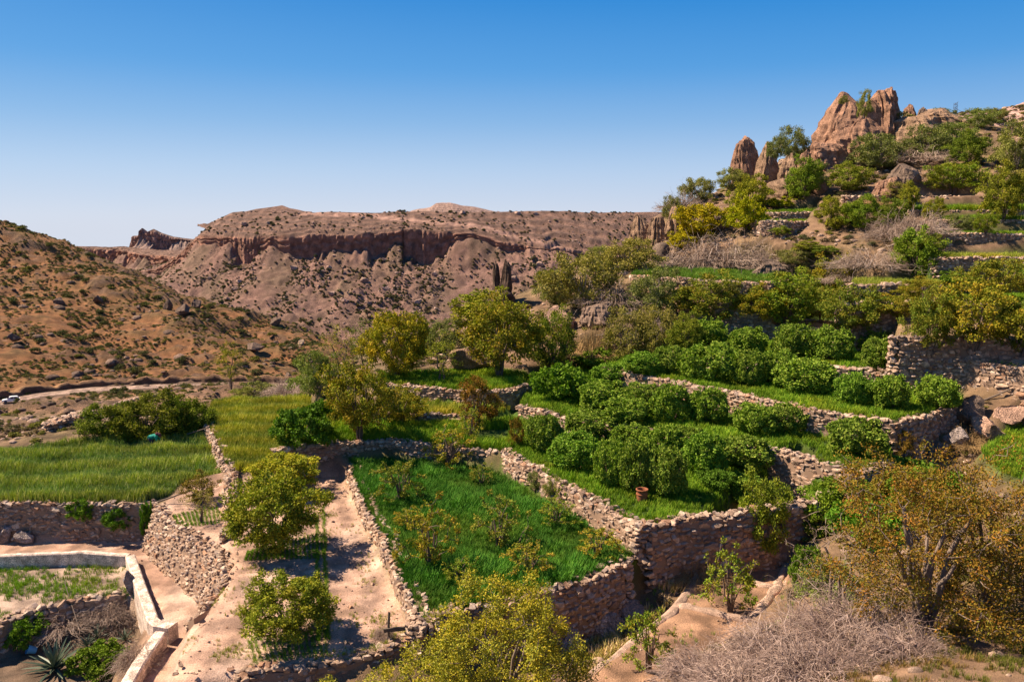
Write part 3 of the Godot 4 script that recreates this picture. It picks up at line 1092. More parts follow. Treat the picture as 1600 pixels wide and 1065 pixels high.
# pts: triples of picture x, y and height of the top edge
func stone_wall(label: String, pts: Array, size := 0.34, th := 0.55, most := 300, rise := 0.12, low := 0.35, drop := 0.85, bt := 0.10) -> void:
	var line := []
	for k in range(0, pts.size(), 3):
		line.append(at_y(pts[k], pts[k + 1], pts[k + 2]))
	stone_line(label, line, size, th, most, rise, low, drop, bt)

func stone_line(label: String, line: Array, size := 0.34, th := 0.55, most := 300, rise := 0.12, low := 0.35, drop := 0.85, bt := 0.10) -> void:
	if stones.is_empty():
		for k in 14:
			stones.append(stone_mesh(k))
	var P := []
	for k in line.size() - 1:
		var n := maxi(1, int(line[k].distance_to(line[k + 1]) / 0.5))
		for q in n:
			P.append(line[k].lerp(line[k + 1], float(q) / n))
	P.append(line[-1])
	var cnt := P.size()
	var N := []
	var vote := 0.0
	for k in cnt:
		var d: Vector3 = P[mini(k + 1, cnt - 1)] - P[maxi(k - 1, 0)]
		var n := Vector3(d.z, 0, -d.x).normalized()
		N.append(n)
		vote += height(P[k].x - n.x * 1.1, P[k].z - n.z * 1.1) - height(P[k].x + n.x * 1.1, P[k].z + n.z * 1.1)
	if vote < 0.0:
		for k in cnt:
			N[k] = -N[k]
	var centre: Vector3 = P[cnt / 2]
	var root := thing("stone_wall", label, "stone wall", Vector3(centre.x, height(centre.x, centre.z), centre.z))
	var base := []
	rng.seed = int(absf(centre.x * 131.0) + absf(centre.z * 17.0)) + cnt
	var core := Mb.new()
	for k in cnt:
		var p: Vector3 = P[k]
		var n: Vector3 = N[k]
		var h := height(p.x + n.x * drop, p.z + n.z * drop)
		base.append(minf(h, p.y - low) - 0.08)
		p.y += rise + 0.16 * n1.get_noise_2d(p.x * 9.0, p.z * 9.0)
		p += n * 0.22 * n1.get_noise_2d(p.x * 7.0 + 50.0, p.z * 7.0)
		P[k] = p
		var c: float = base[k] - 0.6
		var lean: float = 0.16 + bt * (p.y - c)
		for q in [p + n * 0.10 - Vector3(0, 0.16, 0), p - n * th - Vector3(0, 0.16, 0)]:
			core.v.append(q - root.position)
		core.v.append(Vector3(p.x - n.x * th, c, p.z - n.z * th) - root.position)
		core.v.append(Vector3(p.x + n.x * (lean - 0.06), c, p.z + n.z * (lean - 0.06)) - root.position)
	for k in range(1 if cnt > 4 else 0, cnt - 2 if cnt > 4 else cnt - 1):
		for q in 4:
			var a := k * 4 + q
			var b := k * 4 + (q + 1) % 4
			core.i.append_array(PackedInt32Array([a, b, a + 4, b, b + 4, a + 4]))
	var z0 := 4 if cnt > 4 else 0
	core.i.append_array(PackedInt32Array([z0, z0 + 1, z0 + 2, z0, z0 + 2, z0 + 3]))
	var z := (cnt - 2 if cnt > 4 else cnt - 1) * 4
	core.i.append_array(PackedInt32Array([z, z + 2, z + 1, z, z + 3, z + 2]))
	part("core", core.mesh(M.core), root)
	var total := 0.0
	var cum := [0.0]
	for k in cnt - 1:
		total += P[k].distance_to(P[k + 1])
		cum.append(total)
	var put := []
	var rh := size * 0.6
	var tallest := 0.0
	for k in cnt:
		tallest = maxf(tallest, P[k].y - base[k])
	var rows := int(tallest / rh) + 2
	for r in rows:
		var s := rng.randf() * size
		while s < total:
			var L := size * (rng.randf_range(0.55, 1.4) if rng.randf() < 0.88 else rng.randf_range(1.5, 2.1))
			var at := s + L * 0.5
			s += L * 0.93
			var k := 0
			while k < cnt - 2 and cum[k + 1] < at:
				k += 1
			var t: float = clampf((at - cum[k]) / maxf(cum[k + 1] - cum[k], 0.001), 0, 1)
			var p: Vector3 = P[k].lerp(P[k + 1], t)
			var n: Vector3 = N[k].lerp(N[k + 1], t).normalized()
			var b: float = lerpf(base[k], base[k + 1], t)
			var y := b + (r + 0.45) * rh + rng.randf_range(-0.25, 0.25) * rh
			if y > p.y - rh * 0.2:
				continue
			var hh := rh * (rng.randf_range(0.42, 0.66) if L < size * 1.45 else rng.randf_range(0.7, 0.95))
			var dp := size * rng.randf_range(0.38, 0.6)
			var q := Vector3(p.x, y, p.z) + n * (bt * (p.y - y) + rng.randf_range(-0.05, 0.07))
			put.append([q, n, Vector3(L * 0.52, hh, dp), rng.randf_range(-0.17, 0.17)])
	var s2 := 0.0
	while s2 < total:      # the loose top courses
		var L := size * rng.randf_range(0.55, 1.2)
		var k := 0
		while k < cnt - 2 and cum[k + 1] < s2:
			k += 1
		var t: float = clampf((s2 - cum[k]) / maxf(cum[k + 1] - cum[k], 0.001), 0, 1)
		var p: Vector3 = P[k].lerp(P[k + 1], t)
		var n: Vector3 = N[k]
		for q in 2:
			var o := n * (-th * (0.12 + 0.6 * q) + rng.randf_range(-0.1, 0.1))
			put.append([p + o + Vector3(0, rng.randf_range(-0.14, 0.0), 0), n.rotated(Vector3.UP, rng.randf_range(-0.9, 0.9)), Vector3(L * 0.55, size * rng.randf_range(0.22, 0.36), size * rng.randf_range(0.35, 0.5)), rng.randf_range(-0.3, 0.3)])
		s2 += L * 0.95
	for e in [0, cnt - 1]:
		var p: Vector3 = P[e]
		var away: Vector3 = (P[0] - P[1] if e == 0 else P[cnt - 1] - P[cnt - 2])
		away.y = 0.0
		away = away.normalized()
		for r in rows:
			var y: float = base[e] + (r + 0.45) * rh
			if y > p.y - rh * 0.2:
				break
			for q in 3:
				put.append([Vector3(p.x, y, p.z) - N[e] * (th * (q + 0.3) / 3.0) - away * rng.randf_range(0.05, 0.22), away, Vector3(size * rng.randf_range(0.35, 0.55), rh * 0.58, size * 0.6), rng.randf_range(-0.25, 0.25)])
	put.sort_custom(func(a, b): return a[0].length_squared() / a[2].x < b[0].length_squared() / b[2].x)
	var rest := []
	var tint := []
	for k in put.size():
		var w: Array = put[k]
		var n: Vector3 = w[1]
		var B := Basis(Vector3.UP.cross(n).normalized(), Vector3.UP, n) * Basis(Vector3(0, 0, 1), w[3]) * Basis(rdir(), rng.randf_range(0, 0.15))
		B = B * Basis.from_scale(w[2])
		var tr := Transform3D(B, w[0] - root.position)
		var kind := rng.randi() % 14
		var tone := [0, 0, 1, 1, 4, 4, 2, 3, 0, 5][rng.randi() % 10] as int
		if k < most:
			part("stone", stones[kind], root, M["stone%d" % tone], tr)
		else:
			rest.append([kind, tr])
			tint.append(STONES[tone])
	for v in 4:
		var a := []
		var c := []
		for k in rest.size():
			if k % 4 == v:
				a.append(rest[k][1])
				c.append(tint[k])
		if a.size():
			many("rubble", stones[v * 3], a, c, root)

func walls() -> void:
	stone_wall("long dry stone wall holding up the barley field above the pale path", [-70, 790, -15.55, 0, 789, -15.55, 120, 788, -15.55, 238, 790, -15.55], 0.29, 0.6, 300)
	stone_wall("rounded sunlit stone wall between the sloping path and the dirt field", [240, 790, -15.45, 280, 823, -15.4, 318, 849, -15.4, 345, 868, -15.3, 351, 892, -15.25, 337, 926, -15.4, 318, 954, -16.2, 303, 974, -17.2], 0.235, 0.5, 300, 0.05, 0.2, 1.4, 0.38)
	stone_wall("shaded stone wall under the bright green bushes beside the dirt field", [428, 706, -13.4, 490, 698, -13.4, 552, 692, -13.4], 0.30, 0.5, 200)
	stone_wall("rough stone wall along the back of the green wheat field", [552, 692, -13.4, 602, 689, -13.4, 700, 698, -13.4, 786, 707, -13.4], 0.32, 0.5, 240)
	stone_wall("sunlit stone wall rising beside the wheat field below the rose bushes", [785, 708, -13.35, 890, 766, -13.35, 1000, 827, -13.35], 0.30, 0.55, 300, 0.18)
	stone_wall("tall shaded stone wall with big blocks above the dry ditch", [1000, 827, -13.35, 1075, 814, -13.35, 1150, 807, -13.35, 1275, 787, -13.35, 1310, 771, -13.35], 0.36, 0.55, 300, 0.15)
	stone_wall("low pale stone wall along the bare dirt strip and the wheat field", [544, 725, -14.6, 556, 766, -14.6, 586, 830, -14.6, 621, 900, -14.6, 656, 986, -14.6], 0.24, 0.75, 300, 0.22)
	stone_wall("shaded stone wall across the lower end of the wheat field", [988, 882, -14.6, 930, 905, -14.6, 870, 927, -14.6, 760, 949, -14.6, 680, 967, -14.6, 656, 986, -14.6], 0.34, 0.6, 300, 0.2)
	stone_wall("stone wall below the second row of rose bushes", [808, 632, -12.3, 900, 656, -12.3, 1000, 669, -12.3, 1090, 683, -12.3, 1210, 703, -12.3, 1350, 739, -12.3, 1390, 722, -12.3], 0.31, 0.5, 300, 0.06)
	stone_wall("stone wall below the third row of rose bushes with a broken end", [940, 575, -10.85, 1000, 587, -10.85, 1140, 612, -10.85, 1270, 641, -10.85, 1400, 658, -10.85, 1445, 650, -10.85, 1505, 634, -10.85], 0.33, 0.5, 300, 0.06)
	stone_wall("low stone wall hidden behind the upper rose bushes", [1035, 552, -9.9, 1170, 563, -9.9, 1290, 571, -9.9, 1405, 581, -9.9], 0.38, 0.5, 100, 0.04)
	stone_wall("wide sunlit stone wall under the bare earth ledge with orange trees", [1406, 557, -8.75, 1500, 563, -8.75, 1600, 578, -8.75, 1720, 596, -8.75], 0.34, 0.6, 300, 0.05)
	stone_wall("stone wall with a flat pale top behind the highest rose bushes", [1030, 503, -8.75, 1160, 508, -8.75, 1300, 517, -8.75, 1400, 534, -8.75], 0.4, 0.5, 60, 0.08)
	stone_wall("low stone wall behind the trunks of the orange trees", [1395, 529, -7.5, 1500, 531, -7.5, 1600, 535, -7.5, 1720, 538, -7.5], 0.42, 0.5, 100)
	stone_wall("earthy stone wall below the bean beds", [1310, 474, -6.15, 1400, 474, -6.15, 1480, 473, -6.15, 1640, 476, -6.15], 0.36, 0.5, 0)
	stone_wall("stone edge of the cabbage bed", [1330, 447, -5.0, 1400, 446, -5.0, 1470, 449, -5.0], 0.4, 0.5, 0)
	stone_wall("stone wall under the fenced upper green strip", [985, 431, -5.2, 1100, 440, -5.2, 1205, 444, -5.2, 1240, 438, -5.2], 0.4, 0.5, 60)
	stone_wall("short stone wall of the highest grass ledge beside the ridge bushes", [583, 600, -11.8, 690, 608, -11.8, 745, 613, -11.8, 800, 612, -11.8, 826, 602, -11.8], 0.30, 0.5, 160)
	stone_wall("thin line of stones between two grass ledges", [585, 649, -12.85, 700, 649, -12.85, 752, 650, -12.85], 0.32, 0.4, 80)
	stone_wall("tumbled stone wall dividing the barley field from the paler crop", [318, 660, -14.85, 336, 690, -14.85, 353, 737, -14.9, 356, 790, -15.05, 350, 842, -15.15], 0.28, 0.6, 200, 0.2)
	stone_wall("thin stone wall on the right edge of the garden plots", [1266, 802, -15.85, 1242, 880, -15.85, 1226, 950, -15.85], 0.27, 0.5, 120, 0.12)
	stone_wall("dark stone edging under the low crop plot nearest the camera", [370, 1058, -15.25, 450, 1046, -15.25, 520, 1035, -15.25, 600, 1019, -15.25, 650, 1000, -15.25], 0.32, 0.5, 160, 0.06)
	stone_wall("shaded stone wall along the edge of the sunken garden", [196, 926, -17.8, 130, 936, -17.8, 60, 952, -17.8, 0, 976, -17.8, -60, 995, -17.8], 0.4, 0.5, 160, 0.05)
	upper_wall("long stone wall beside the upper green bushes", "ledge_a", [1462, 1560, 1660, 1760], [67, 66.8, 66.3, 66], 120)
	upper_wall("tallest stone wall of the upper terraces", "ledge_b", [1438, 1500, 1640, 1760], [72, 72, 71, 70], 120)
	upper_wall("crumbling stone wall under the second highest grass ledge", "ledge_c", [1470, 1560, 1640, 1760], [75.5, 75.3, 75, 74], 0)
	upper_wall("stone wall under the highest grass ledge", "ledge_d", [1420, 1500, 1600, 1760], [79, 79, 78.6, 78], 0)
	upper_wall("pale stone wall below the fluted dark boulders", "ledge_e", [1316, 1380, 1450, 1525], [84, 84, 84, 84], 0)
	upper_wall("rounded stone tower wall with grass on top", "round_low", [1175, 1190, 1225, 1258, 1264], [86.5, 83.5, 82.8, 84, 87], 80)
	upper_wall("short upper tier of the rounded stone wall", "round_high", [1188, 1215, 1245, 1276], [88.5, 87.5, 87.2, 88], 0)
	var v := []
	for q in [[78, 673], [100, 667], [130, 655], [158, 642], [190, 632], [225, 622], [260, 617]]:
		v.append(hit(q[0], q[1]) + Vector3(0, 0.5, 0))
	stone_line("long dark field wall winding over the pink valley floor", v, 0.42, 0.8, 0, 0.1, 0.6, 1.2)

func upper_wall(label: String, called: String, px: Array, ds: Array, most: int) -> void:
	var y: float = terrace(called).y
	var line := []
	for k in px.size():
		line.append(Vector3(ray(px[k], 345).x * ds[k], y, -ds[k]))
	stone_line(label, line, 0.34, 0.5, most, 0.05)


# ---------------------------------------------------------------- rocks

var rock_kinds := {}

func rock(kind: String, px: float, py: float, w: float, h: float, label: String, tint: Color, called := "rock", lean := 0.0, deep := 1.0, turn := -1.0, group := "") -> void:
	if rock_kinds.is_empty():
		rock_kinds = {"crag": [crag_mesh(1, 0.27), crag_mesh(2, 0.26), crag_mesh(3, 0.34)], "spire": [crag_mesh(4, 0.34, 5), crag_mesh(5, 0.3, 5)], "dome": [crag_mesh(6, 0.15)],
			"boulder": [boulder_mesh(6, 0.30, 16), boulder_mesh(7, 0.34, 16), boulder_mesh(9, 0.28, 16, 0.15)], "mound": [crag_mesh(10, 0.3, 18), crag_mesh(12, 0.25, 18)], "shard": [shard_mesh(1), shard_mesh(2), shard_mesh(3), shard_mesh(4, 22)]}
	var list: Array = rock_kinds[kind]
	var p := hit(px, py)
	var d := -p.z
	var W := w / F * d * 0.5
	var H := h / F * d
	rng.seed = int(px * 7 + py)
	var m: Mesh = list[rng.randi() % list.size()]
	var a: float = turn if turn >= 0.0 else rng.randf() * TAU
	p.z -= W * deep * 0.5
	p.y = minf(p.y, height(p.x, p.z))
	var o := thing(called, label, "rock", p, 0.0, group)
	var under := 0.25
	var B := Basis(Vector3(0, 0, 1), lean) * Basis.from_scale(Vector3(W, H * (1.0 + under) * 0.5, W * deep)) * Basis(Vector3.UP, a)
	var key := "rock_%s" % str(tint)
	if not M.has(key):
		var mm: StandardMaterial3D = M.rock.duplicate()
		mm.albedo_color = (tint * 2.1).linear_to_srgb()
		M[key] = mm
	part("rock_body", m, o, M[key], Transform3D(B, Vector3(0, H * (1.0 - (1.0 + under) * 0.5), 0)))

func rocks() -> void:
	var red := Color(0.40, 0.225, 0.145)
	var tan := Color(0.36, 0.23, 0.145)
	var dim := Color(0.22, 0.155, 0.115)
	var pink := Color(0.50, 0.31, 0.22)
	rock("crag", 1325, 232, 86, 92, "tall pointed red crag at the top of the hill", red, "crag", -0.12, 1.1, 0.6)
	rock("dome", 1384, 226, 88, 82, "broad domed red crag beside the pointed summit", red, "crag", 0.05, 1.1, 2.2)
	rock("dome", 1354, 232, 56, 72, "red rock rib filling the gap between the summit crags", red, "crag", 0.0, 1.0, 3.3)
	rock("crag", 1355, 245, 130, 62, "wide red rock shoulder under the two summit crags", red, "crag", 0.0, 0.8, 4.0)
	rock("mound", 1300, 262, 90, 45, "sloping red ledge rock left below the summit", red, "rock", 0.2, 0.9)
	rock("spire", 1427, 200, 26, 34, "small leaning red rock fin on the ridge", red, "rock_spire", 0.25)
	rock("spire", 1442, 200, 22, 30, "narrow dark rock tooth next to the red fin", dim, "rock_spire", -0.1)
	rock("mound", 1430, 232, 110, 52, "broad brown rock hump below the ridge teeth", tan, "rock")
	rock("mound", 1480, 200, 90, 34, "low brown rock crest along the skyline", tan, "rock")
	rock("spire", 1171, 285, 54, 66, "leaning rock spire standing alone against the sky", red, "rock_spire", 0.16, 0.9, 1.0)
	rock("crag", 1204, 283, 52, 58, "blunt brown rock block right of the lone spire", tan, "crag", 0.1, 0.9, 2.0)
	rock("crag", 1236, 282, 44, 44, "grey brown rock under the skyline trees", tan, "crag", 0.0, 0.9, 3.0)
	rock("spire", 1258, 284, 26, 46, "short rounded rock pillar below the skyline trees", red, "rock_spire", -0.08)
	rock("shard", 1222, 305, 46, 34, "brown boulder half buried under the skyline trees", tan)
	rock("shard", 1285, 305, 30, 26, "small reddish boulder beside the green shrubs", red)
	rock("crag", 1003, 386, 46, 54, "fluted tan crag at the left end of the ridge", tan, "crag", 0.12, 1.0, 1.2)
	rock("crag", 1028, 380, 44, 48, "tan crag next to the ridge end", tan, "crag", -0.05, 1.0, 2.8)
	rock("crag", 1058, 368, 52, 44, "tan rock block left of the bright yellow bush", tan, "crag", 0.1, 1.0, 5.0)
	rock("shard", 1128, 362, 34, 32, "brown rock between the two yellow bushes", dim)
	rock("boulder", 1034, 408, 26, 30, "rounded grey rock at the left of the thorn pile", dim)
	rock("mound", 1203, 434, 58, 26, "smooth grey boulder at the end of the green strip", dim)
	rock("shard", 1006, 428, 26, 18, "pale boulder at the left end of the green strip", tan)
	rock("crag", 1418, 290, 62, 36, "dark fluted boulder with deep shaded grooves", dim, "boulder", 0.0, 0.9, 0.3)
	rock("mound", 1396, 308, 66, 32, "low reddish layered rock in front of the fluted boulder", red, "boulder", 0.05)
	rock("mound", 935, 508, 84, 36, "big grey rock mound under the ridge shrubs", Color(0.30, 0.205, 0.15), "boulder")
	rock("shard", 880, 520, 60, 40, "pinkish rock at the foot of the grey mound", pink)
	rock("spire", 776, 478, 20, 66, "dark twin rock pinnacle, the thinner left one", Color(0.13, 0.085, 0.06), "rock_spire", 0.04)
	rock("spire", 789, 478, 24, 68, "dark twin rock pinnacle, the thicker right one", Color(0.13, 0.085, 0.06), "rock_spire", -0.04)
	rock("boulder", 782, 482, 48, 30, "dark lump of rock at the feet of the twin pinnacles", Color(0.13, 0.085, 0.06))
	rock("spire", 764, 476, 10, 24, "tiny dark rock stub left of the twin pinnacles", Color(0.13, 0.085, 0.06), "rock_spire")
	rock("mound", 690, 505, 90, 30, "pale pink rock slab on the ridge line", pink, "rock", -0.25)
	rock("mound", 640, 525, 60, 26, "small pink rock outcrop lower on the ridge line", pink, "rock", -0.2)
	rock("shard", 730, 583, 90, 44, "heap of brown rock behind the highest grass ledge", tan)
	rock("shard", 1500, 705, 44, 38, "grey boulder in the stream bed below the stone wall", Color(0.36, 0.29, 0.26), "boulder")
	rock("shard", 1545, 688, 60, 40, "largest pinkish boulder in the stream bed", pink, "boulder")
	rock("shard", 1580, 668, 70, 34, "flat tan boulder at the edge of the stream bed", pink, "boulder")
	rock("shard", 1470, 718, 36, 30, "small dark boulder in the stream bed", dim, "boulder")
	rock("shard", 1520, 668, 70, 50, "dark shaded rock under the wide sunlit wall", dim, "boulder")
	rock("mound", 945, 985, 80, 34, "grey rock slab in the dry ditch", Color(0.42, 0.34, 0.30), "boulder")
	rock("mound", 985, 965, 70, 24, "second smoother grey slab higher in the ditch", Color(0.40, 0.32, 0.28), "boulder")
	rock("mound", 890, 1015, 60, 34, "pale slab at the foot of the big yellow green tree", Color(0.46, 0.36, 0.31), "boulder")
	rock("shard", 30, 852, 34, 30, "big grey boulder at the foot of the long barley wall", Color(0.34, 0.27, 0.24), "boulder")
	rock("shard", 6, 850, 26, 34, "upright grey boulder beside the path at the frame edge", Color(0.34, 0.27, 0.24), "boulder")
	rock("shard", 203, 930, 26, 40, "pale boulder against the inner face of the parapet", Color(0.38, 0.31, 0.28), "boulder")
	for q in [[282, 490, 50, 30, "dark jagged outcrop near the crest of the orange hill"], [262, 480, 30, 40, "upright dark outcrop on the orange hill"], [305, 478, 40, 26, "dark ledge of rock above the canyon mouth"], [150, 470, 40, 22, "flat dark outcrop in the middle of the orange hill"], [118, 585, 46, 20, "grey rock rib low on the orange hill"],
			[395, 545, 60, 22, "rough brown rock rib near the end of the spur"], [450, 590, 40, 20, "dark rock cut beside the dirt road"], [470, 535, 26, 16, "pale smooth knob at the tip of the spur"], [90, 470, 30, 20, "small dark outcrop left of the hill middle"], [430, 505, 36, 24, "brown outcrop on the lower crest of the spur"], [20, 530, 40, 22, "dark outcrop at the left edge of the hill"]]:
		rock("shard", q[0], q[1] + 4, q[2] * 0.55, q[3] * 0.6, q[4], Color(0.52, 0.38, 0.25) if "knob" in q[4] else Color(0.17, 0.115, 0.085), "outcrop")


# ---------------------------------------------------------------- plants

var kinds := {}

func kind(called: String, node: String, cat: String, W: float, H: float, list: Array, names: Array) -> void:
	kinds[called] = {"node": node, "cat": cat, "W": W, "H": H, "list": list, "names": names}

func plant_kinds() -> void:
	var brown := Color(0.14, 0.10, 0.075)
	var grey := Color(0.27, 0.22, 0.185)
	var rose := [Color(0.134, 0.208, 0.0273), Color(0.190, 0.257, 0.0341), Color(0.092, 0.154, 0.0205), Color(0.253, 0.300, 0.0478)]
	kind("rose", "rose_bush", "rose bush", 2.4, 1.7, [rose_mesh(1, 2.4, 1.7, rose), rose_mesh(2, 2.4, 1.7, rose), rose_mesh(3, 2.4, 1.7, rose), rose_mesh(4, 2.4, 1.7, rose), rose_mesh(5, 2.4, 1.5, rose), rose_mesh(6, 2.2, 1.8, rose)], ["stems", "crown"])
	var yellow := [Color(0.271, 0.260, 0.0234), Color(0.344, 0.299, 0.0260), Color(0.160, 0.195, 0.0234), Color(0.406, 0.286, 0.0260), Color(0.197, 0.221, 0.0260)]
	var l := []
	for k in 4:
		l.append(tree_mesh(20 + k, 4.2, 3.6, 0.16, 5, 190, 115, 0.125, 0.040, 0.36, yellow, brown))
	kind("pom", "fruit_tree", "tree", 4.2, 3.6, l, ["limbs", "crown"])
	var orange := [Color(0.228, 0.199, 0.0240), Color(0.300, 0.199, 0.0270), Color(0.132, 0.170, 0.0225), Color(0.156, 0.206, 0.0270), Color(0.204, 0.221, 0.0225)]
	l = []
	for k in 4:
		l.append(tree_mesh(30 + k, 4.2, 3.8, 0.2, 6, 135, 105, 0.13, 0.040, 0.38, orange, brown, 0.4))
	kind("orange", "fruit_tree", "tree", 4.2, 3.8, l, ["limbs", "crown"])
	var green := [Color(0.150, 0.194, 0.0232), Color(0.210, 0.232, 0.0279), Color(0.112, 0.147, 0.0217), Color(0.270, 0.256, 0.0279)]
	l = []
	for k in 3:
		l.append(tree_mesh(40 + k, 4.0, 3.6, 0.14, 5, 130, 110, 0.13, 0.042, 0.38, green, brown, 0.4))
	kind("green", "green_tree", "tree", 4.0, 3.6, l, ["limbs", "crown"])
	var red := [Color(0.20, 0.095, 0.022), Color(0.26, 0.125, 0.025), Color(0.12, 0.10, 0.02), Color(0.15, 0.12, 0.02)]
	l = []
	for k in 2:
		l.append(tree_mesh(50 + k, 2.6, 2.6, 0.05, 9, 100, 80, 0.10, 0.03, 0.26, red, brown, 0.4))
	kind("red", "reddish_shrub", "shrub", 2.6, 2.6, l, ["limbs", "crown"])
	var sap := [Color(0.190, 0.232, 0.0310), Color(0.279, 0.248, 0.0310), Color(0.342, 0.217, 0.0310), Color(0.140, 0.202, 0.0310)]
	l = []
	for k in 3:
		l.append(tree_mesh(60 + k, 2.0, 2.2, 0.06, 8, 70, 40, 0.09, 0.028, 0.16, sap, brown, 0.5))
	kind("sap", "sapling", "sapling", 2.0, 2.2, l, ["limbs", "crown"])
	var olive := [Color(0.187, 0.186, 0.0543), Color(0.255, 0.240, 0.0697), Color(0.134, 0.132, 0.0465), Color(0.300, 0.279, 0.0775)]
	l = []
	for k in 3:
		l.append(tree_mesh(70 + k, 3.4, 2.5, 0.05, 7, 140, 90, 0.13, 0.03, 0.35, olive, grey, 0.45))
	kind("olive", "olive_shrub", "shrub", 3.4, 2.5, l, ["limbs", "crown"])
	var dark := [Color(0.098, 0.124, 0.0182), Color(0.143, 0.163, 0.0208), Color(0.195, 0.202, 0.0260), Color(0.065, 0.085, 0.0156)]
	l = []
	for k in 2:
		l.append(tree_mesh(80 + k, 4.0, 2.8, 0.04, 8, 160, 95, 0.14, 0.04, 0.36, dark, brown, 0.35))
	kind("dark", "dark_bush", "bush", 4.0, 2.8, l, ["limbs", "crown"])
	var gold := [Color(0.42, 0.32, 0.012), Color(0.34, 0.29, 0.015), Color(0.22, 0.21, 0.018), Color(0.48, 0.34, 0.015)]
	l = []
	for k in 2:
		l.append(tree_mesh(90 + k, 3.2, 2.8, 0.06, 6, 130, 85, 0.14, 0.048, 0.32, gold, brown, 0.5))
	kind("gold", "yellow_bush", "bush", 3.2, 2.8, l, ["limbs", "crown"])
	var vivid := [Color(0.111, 0.189, 0.0182), Color(0.156, 0.234, 0.0260), Color(0.078, 0.137, 0.0156)]
	l = []
	for k in 2:
		l.append(tree_mesh(100 + k, 2.8, 1.5, 0.02, 8, 120, 80, 0.13, 0.048, 0.26, vivid, brown, 0.4))
	kind("vivid", "leafy_bush", "bush", 2.8, 1.5, l, ["limbs", "crown"])
	var sere := [Color(0.34, 0.25, 0.19), Color(0.26, 0.19, 0.145), Color(0.42, 0.33, 0.27), Color(0.22, 0.15, 0.115)]
	kind("dry", "thorn_bush", "dry bush", 2.6, 1.6, [[brush_mesh(1, 2.6, 1.6, 420, 0.014, sere), null], [brush_mesh(2, 2.6, 1.6, 420, 0.014, sere), null]], ["twigs"])
	var straw := [Color(0.42, 0.27, 0.12), Color(0.35, 0.22, 0.10), Color(0.28, 0.19, 0.08)]
	kind("straw", "dry_grass_clump", "dry grass", 1.6, 1.6, [[brush_mesh(5, 1.6, 1.6, 500, 0.010, straw, 0.12), null]], ["stalks"])
	kind("bare", "bare_tree", "tree", 3.4, 3.4, [tree_mesh(110, 3.4, 3.4, 0.1, 3, 170, 3, 0.07, 0.02, 0.3, olive, grey, 0.4)], ["limbs", "crown"])
	kind("thin", "thin_tree", "tree", 2.4, 4.2, [tree_mesh(112, 2.4, 4.2, 0.25, 2, 60, 26, 0.11, 0.03, 0.3, olive, brown, 0.4), tree_mesh(113, 2.4, 4.2, 0.2, 2, 60, 34, 0.11, 0.03, 0.3, yellow, brown, 0.4)], ["limbs", "crown"])

func plant(k: String, px: float, py: float, w: float, h: float, label: String, group := "", turn := -1.0, pick_one := -1) -> Node3D:
	var q: Dictionary = kinds[k]
	rng.seed = int(px * 13 + py * 7 + w)
	var p := hit(px, py)
	var d := -p.z
	var W := w / F * d * (1.03 if k == "rose" else (0.84 if py < 400.0 and k in ["green", "orange"] else 1.0))
	var H := h / F * d * (0.86 if py < 400.0 and k in ["green", "orange"] else 1.04)
	var r := ray(px, py)
	var back := W * (0.32 if k in ["rose", "dark", "vivid", "dry"] else 0.12)
	var y := height(p.x + r.x * back, p.z - back)
	if absf(y - p.y) < 0.35 + back * 0.5:
		p = Vector3(p.x + r.x * back, y, p.z - back)
	var list: Array = q.list
	var which: int = pick_one if pick_one >= 0 else rng.randi() % list.size()
	var set_: Array = list[which % list.size()]
	var o := thing(q.node, label, q.cat, p - Vector3(0, 0.03, 0), turn if turn >= 0.0 else rng.randf() * TAU, group)
	var odd := rng.randf_range(0.92, 1.08)
	o.scale = Vector3(W / q.W * odd, H / q.H * rng.randf_range(0.94, 1.06), W / q.W / odd)
	var tone := rng.randi() % 6
	if k == "rose":
		tone = [0, 0, 5, 4, 5][rng.randi() % 5]
	for e in set_.size():
		if set_[e]:
			part(q.names[e], set_[e], o, M["leaf%d" % tone] if q.names[e] == "crown" else null)
	return o

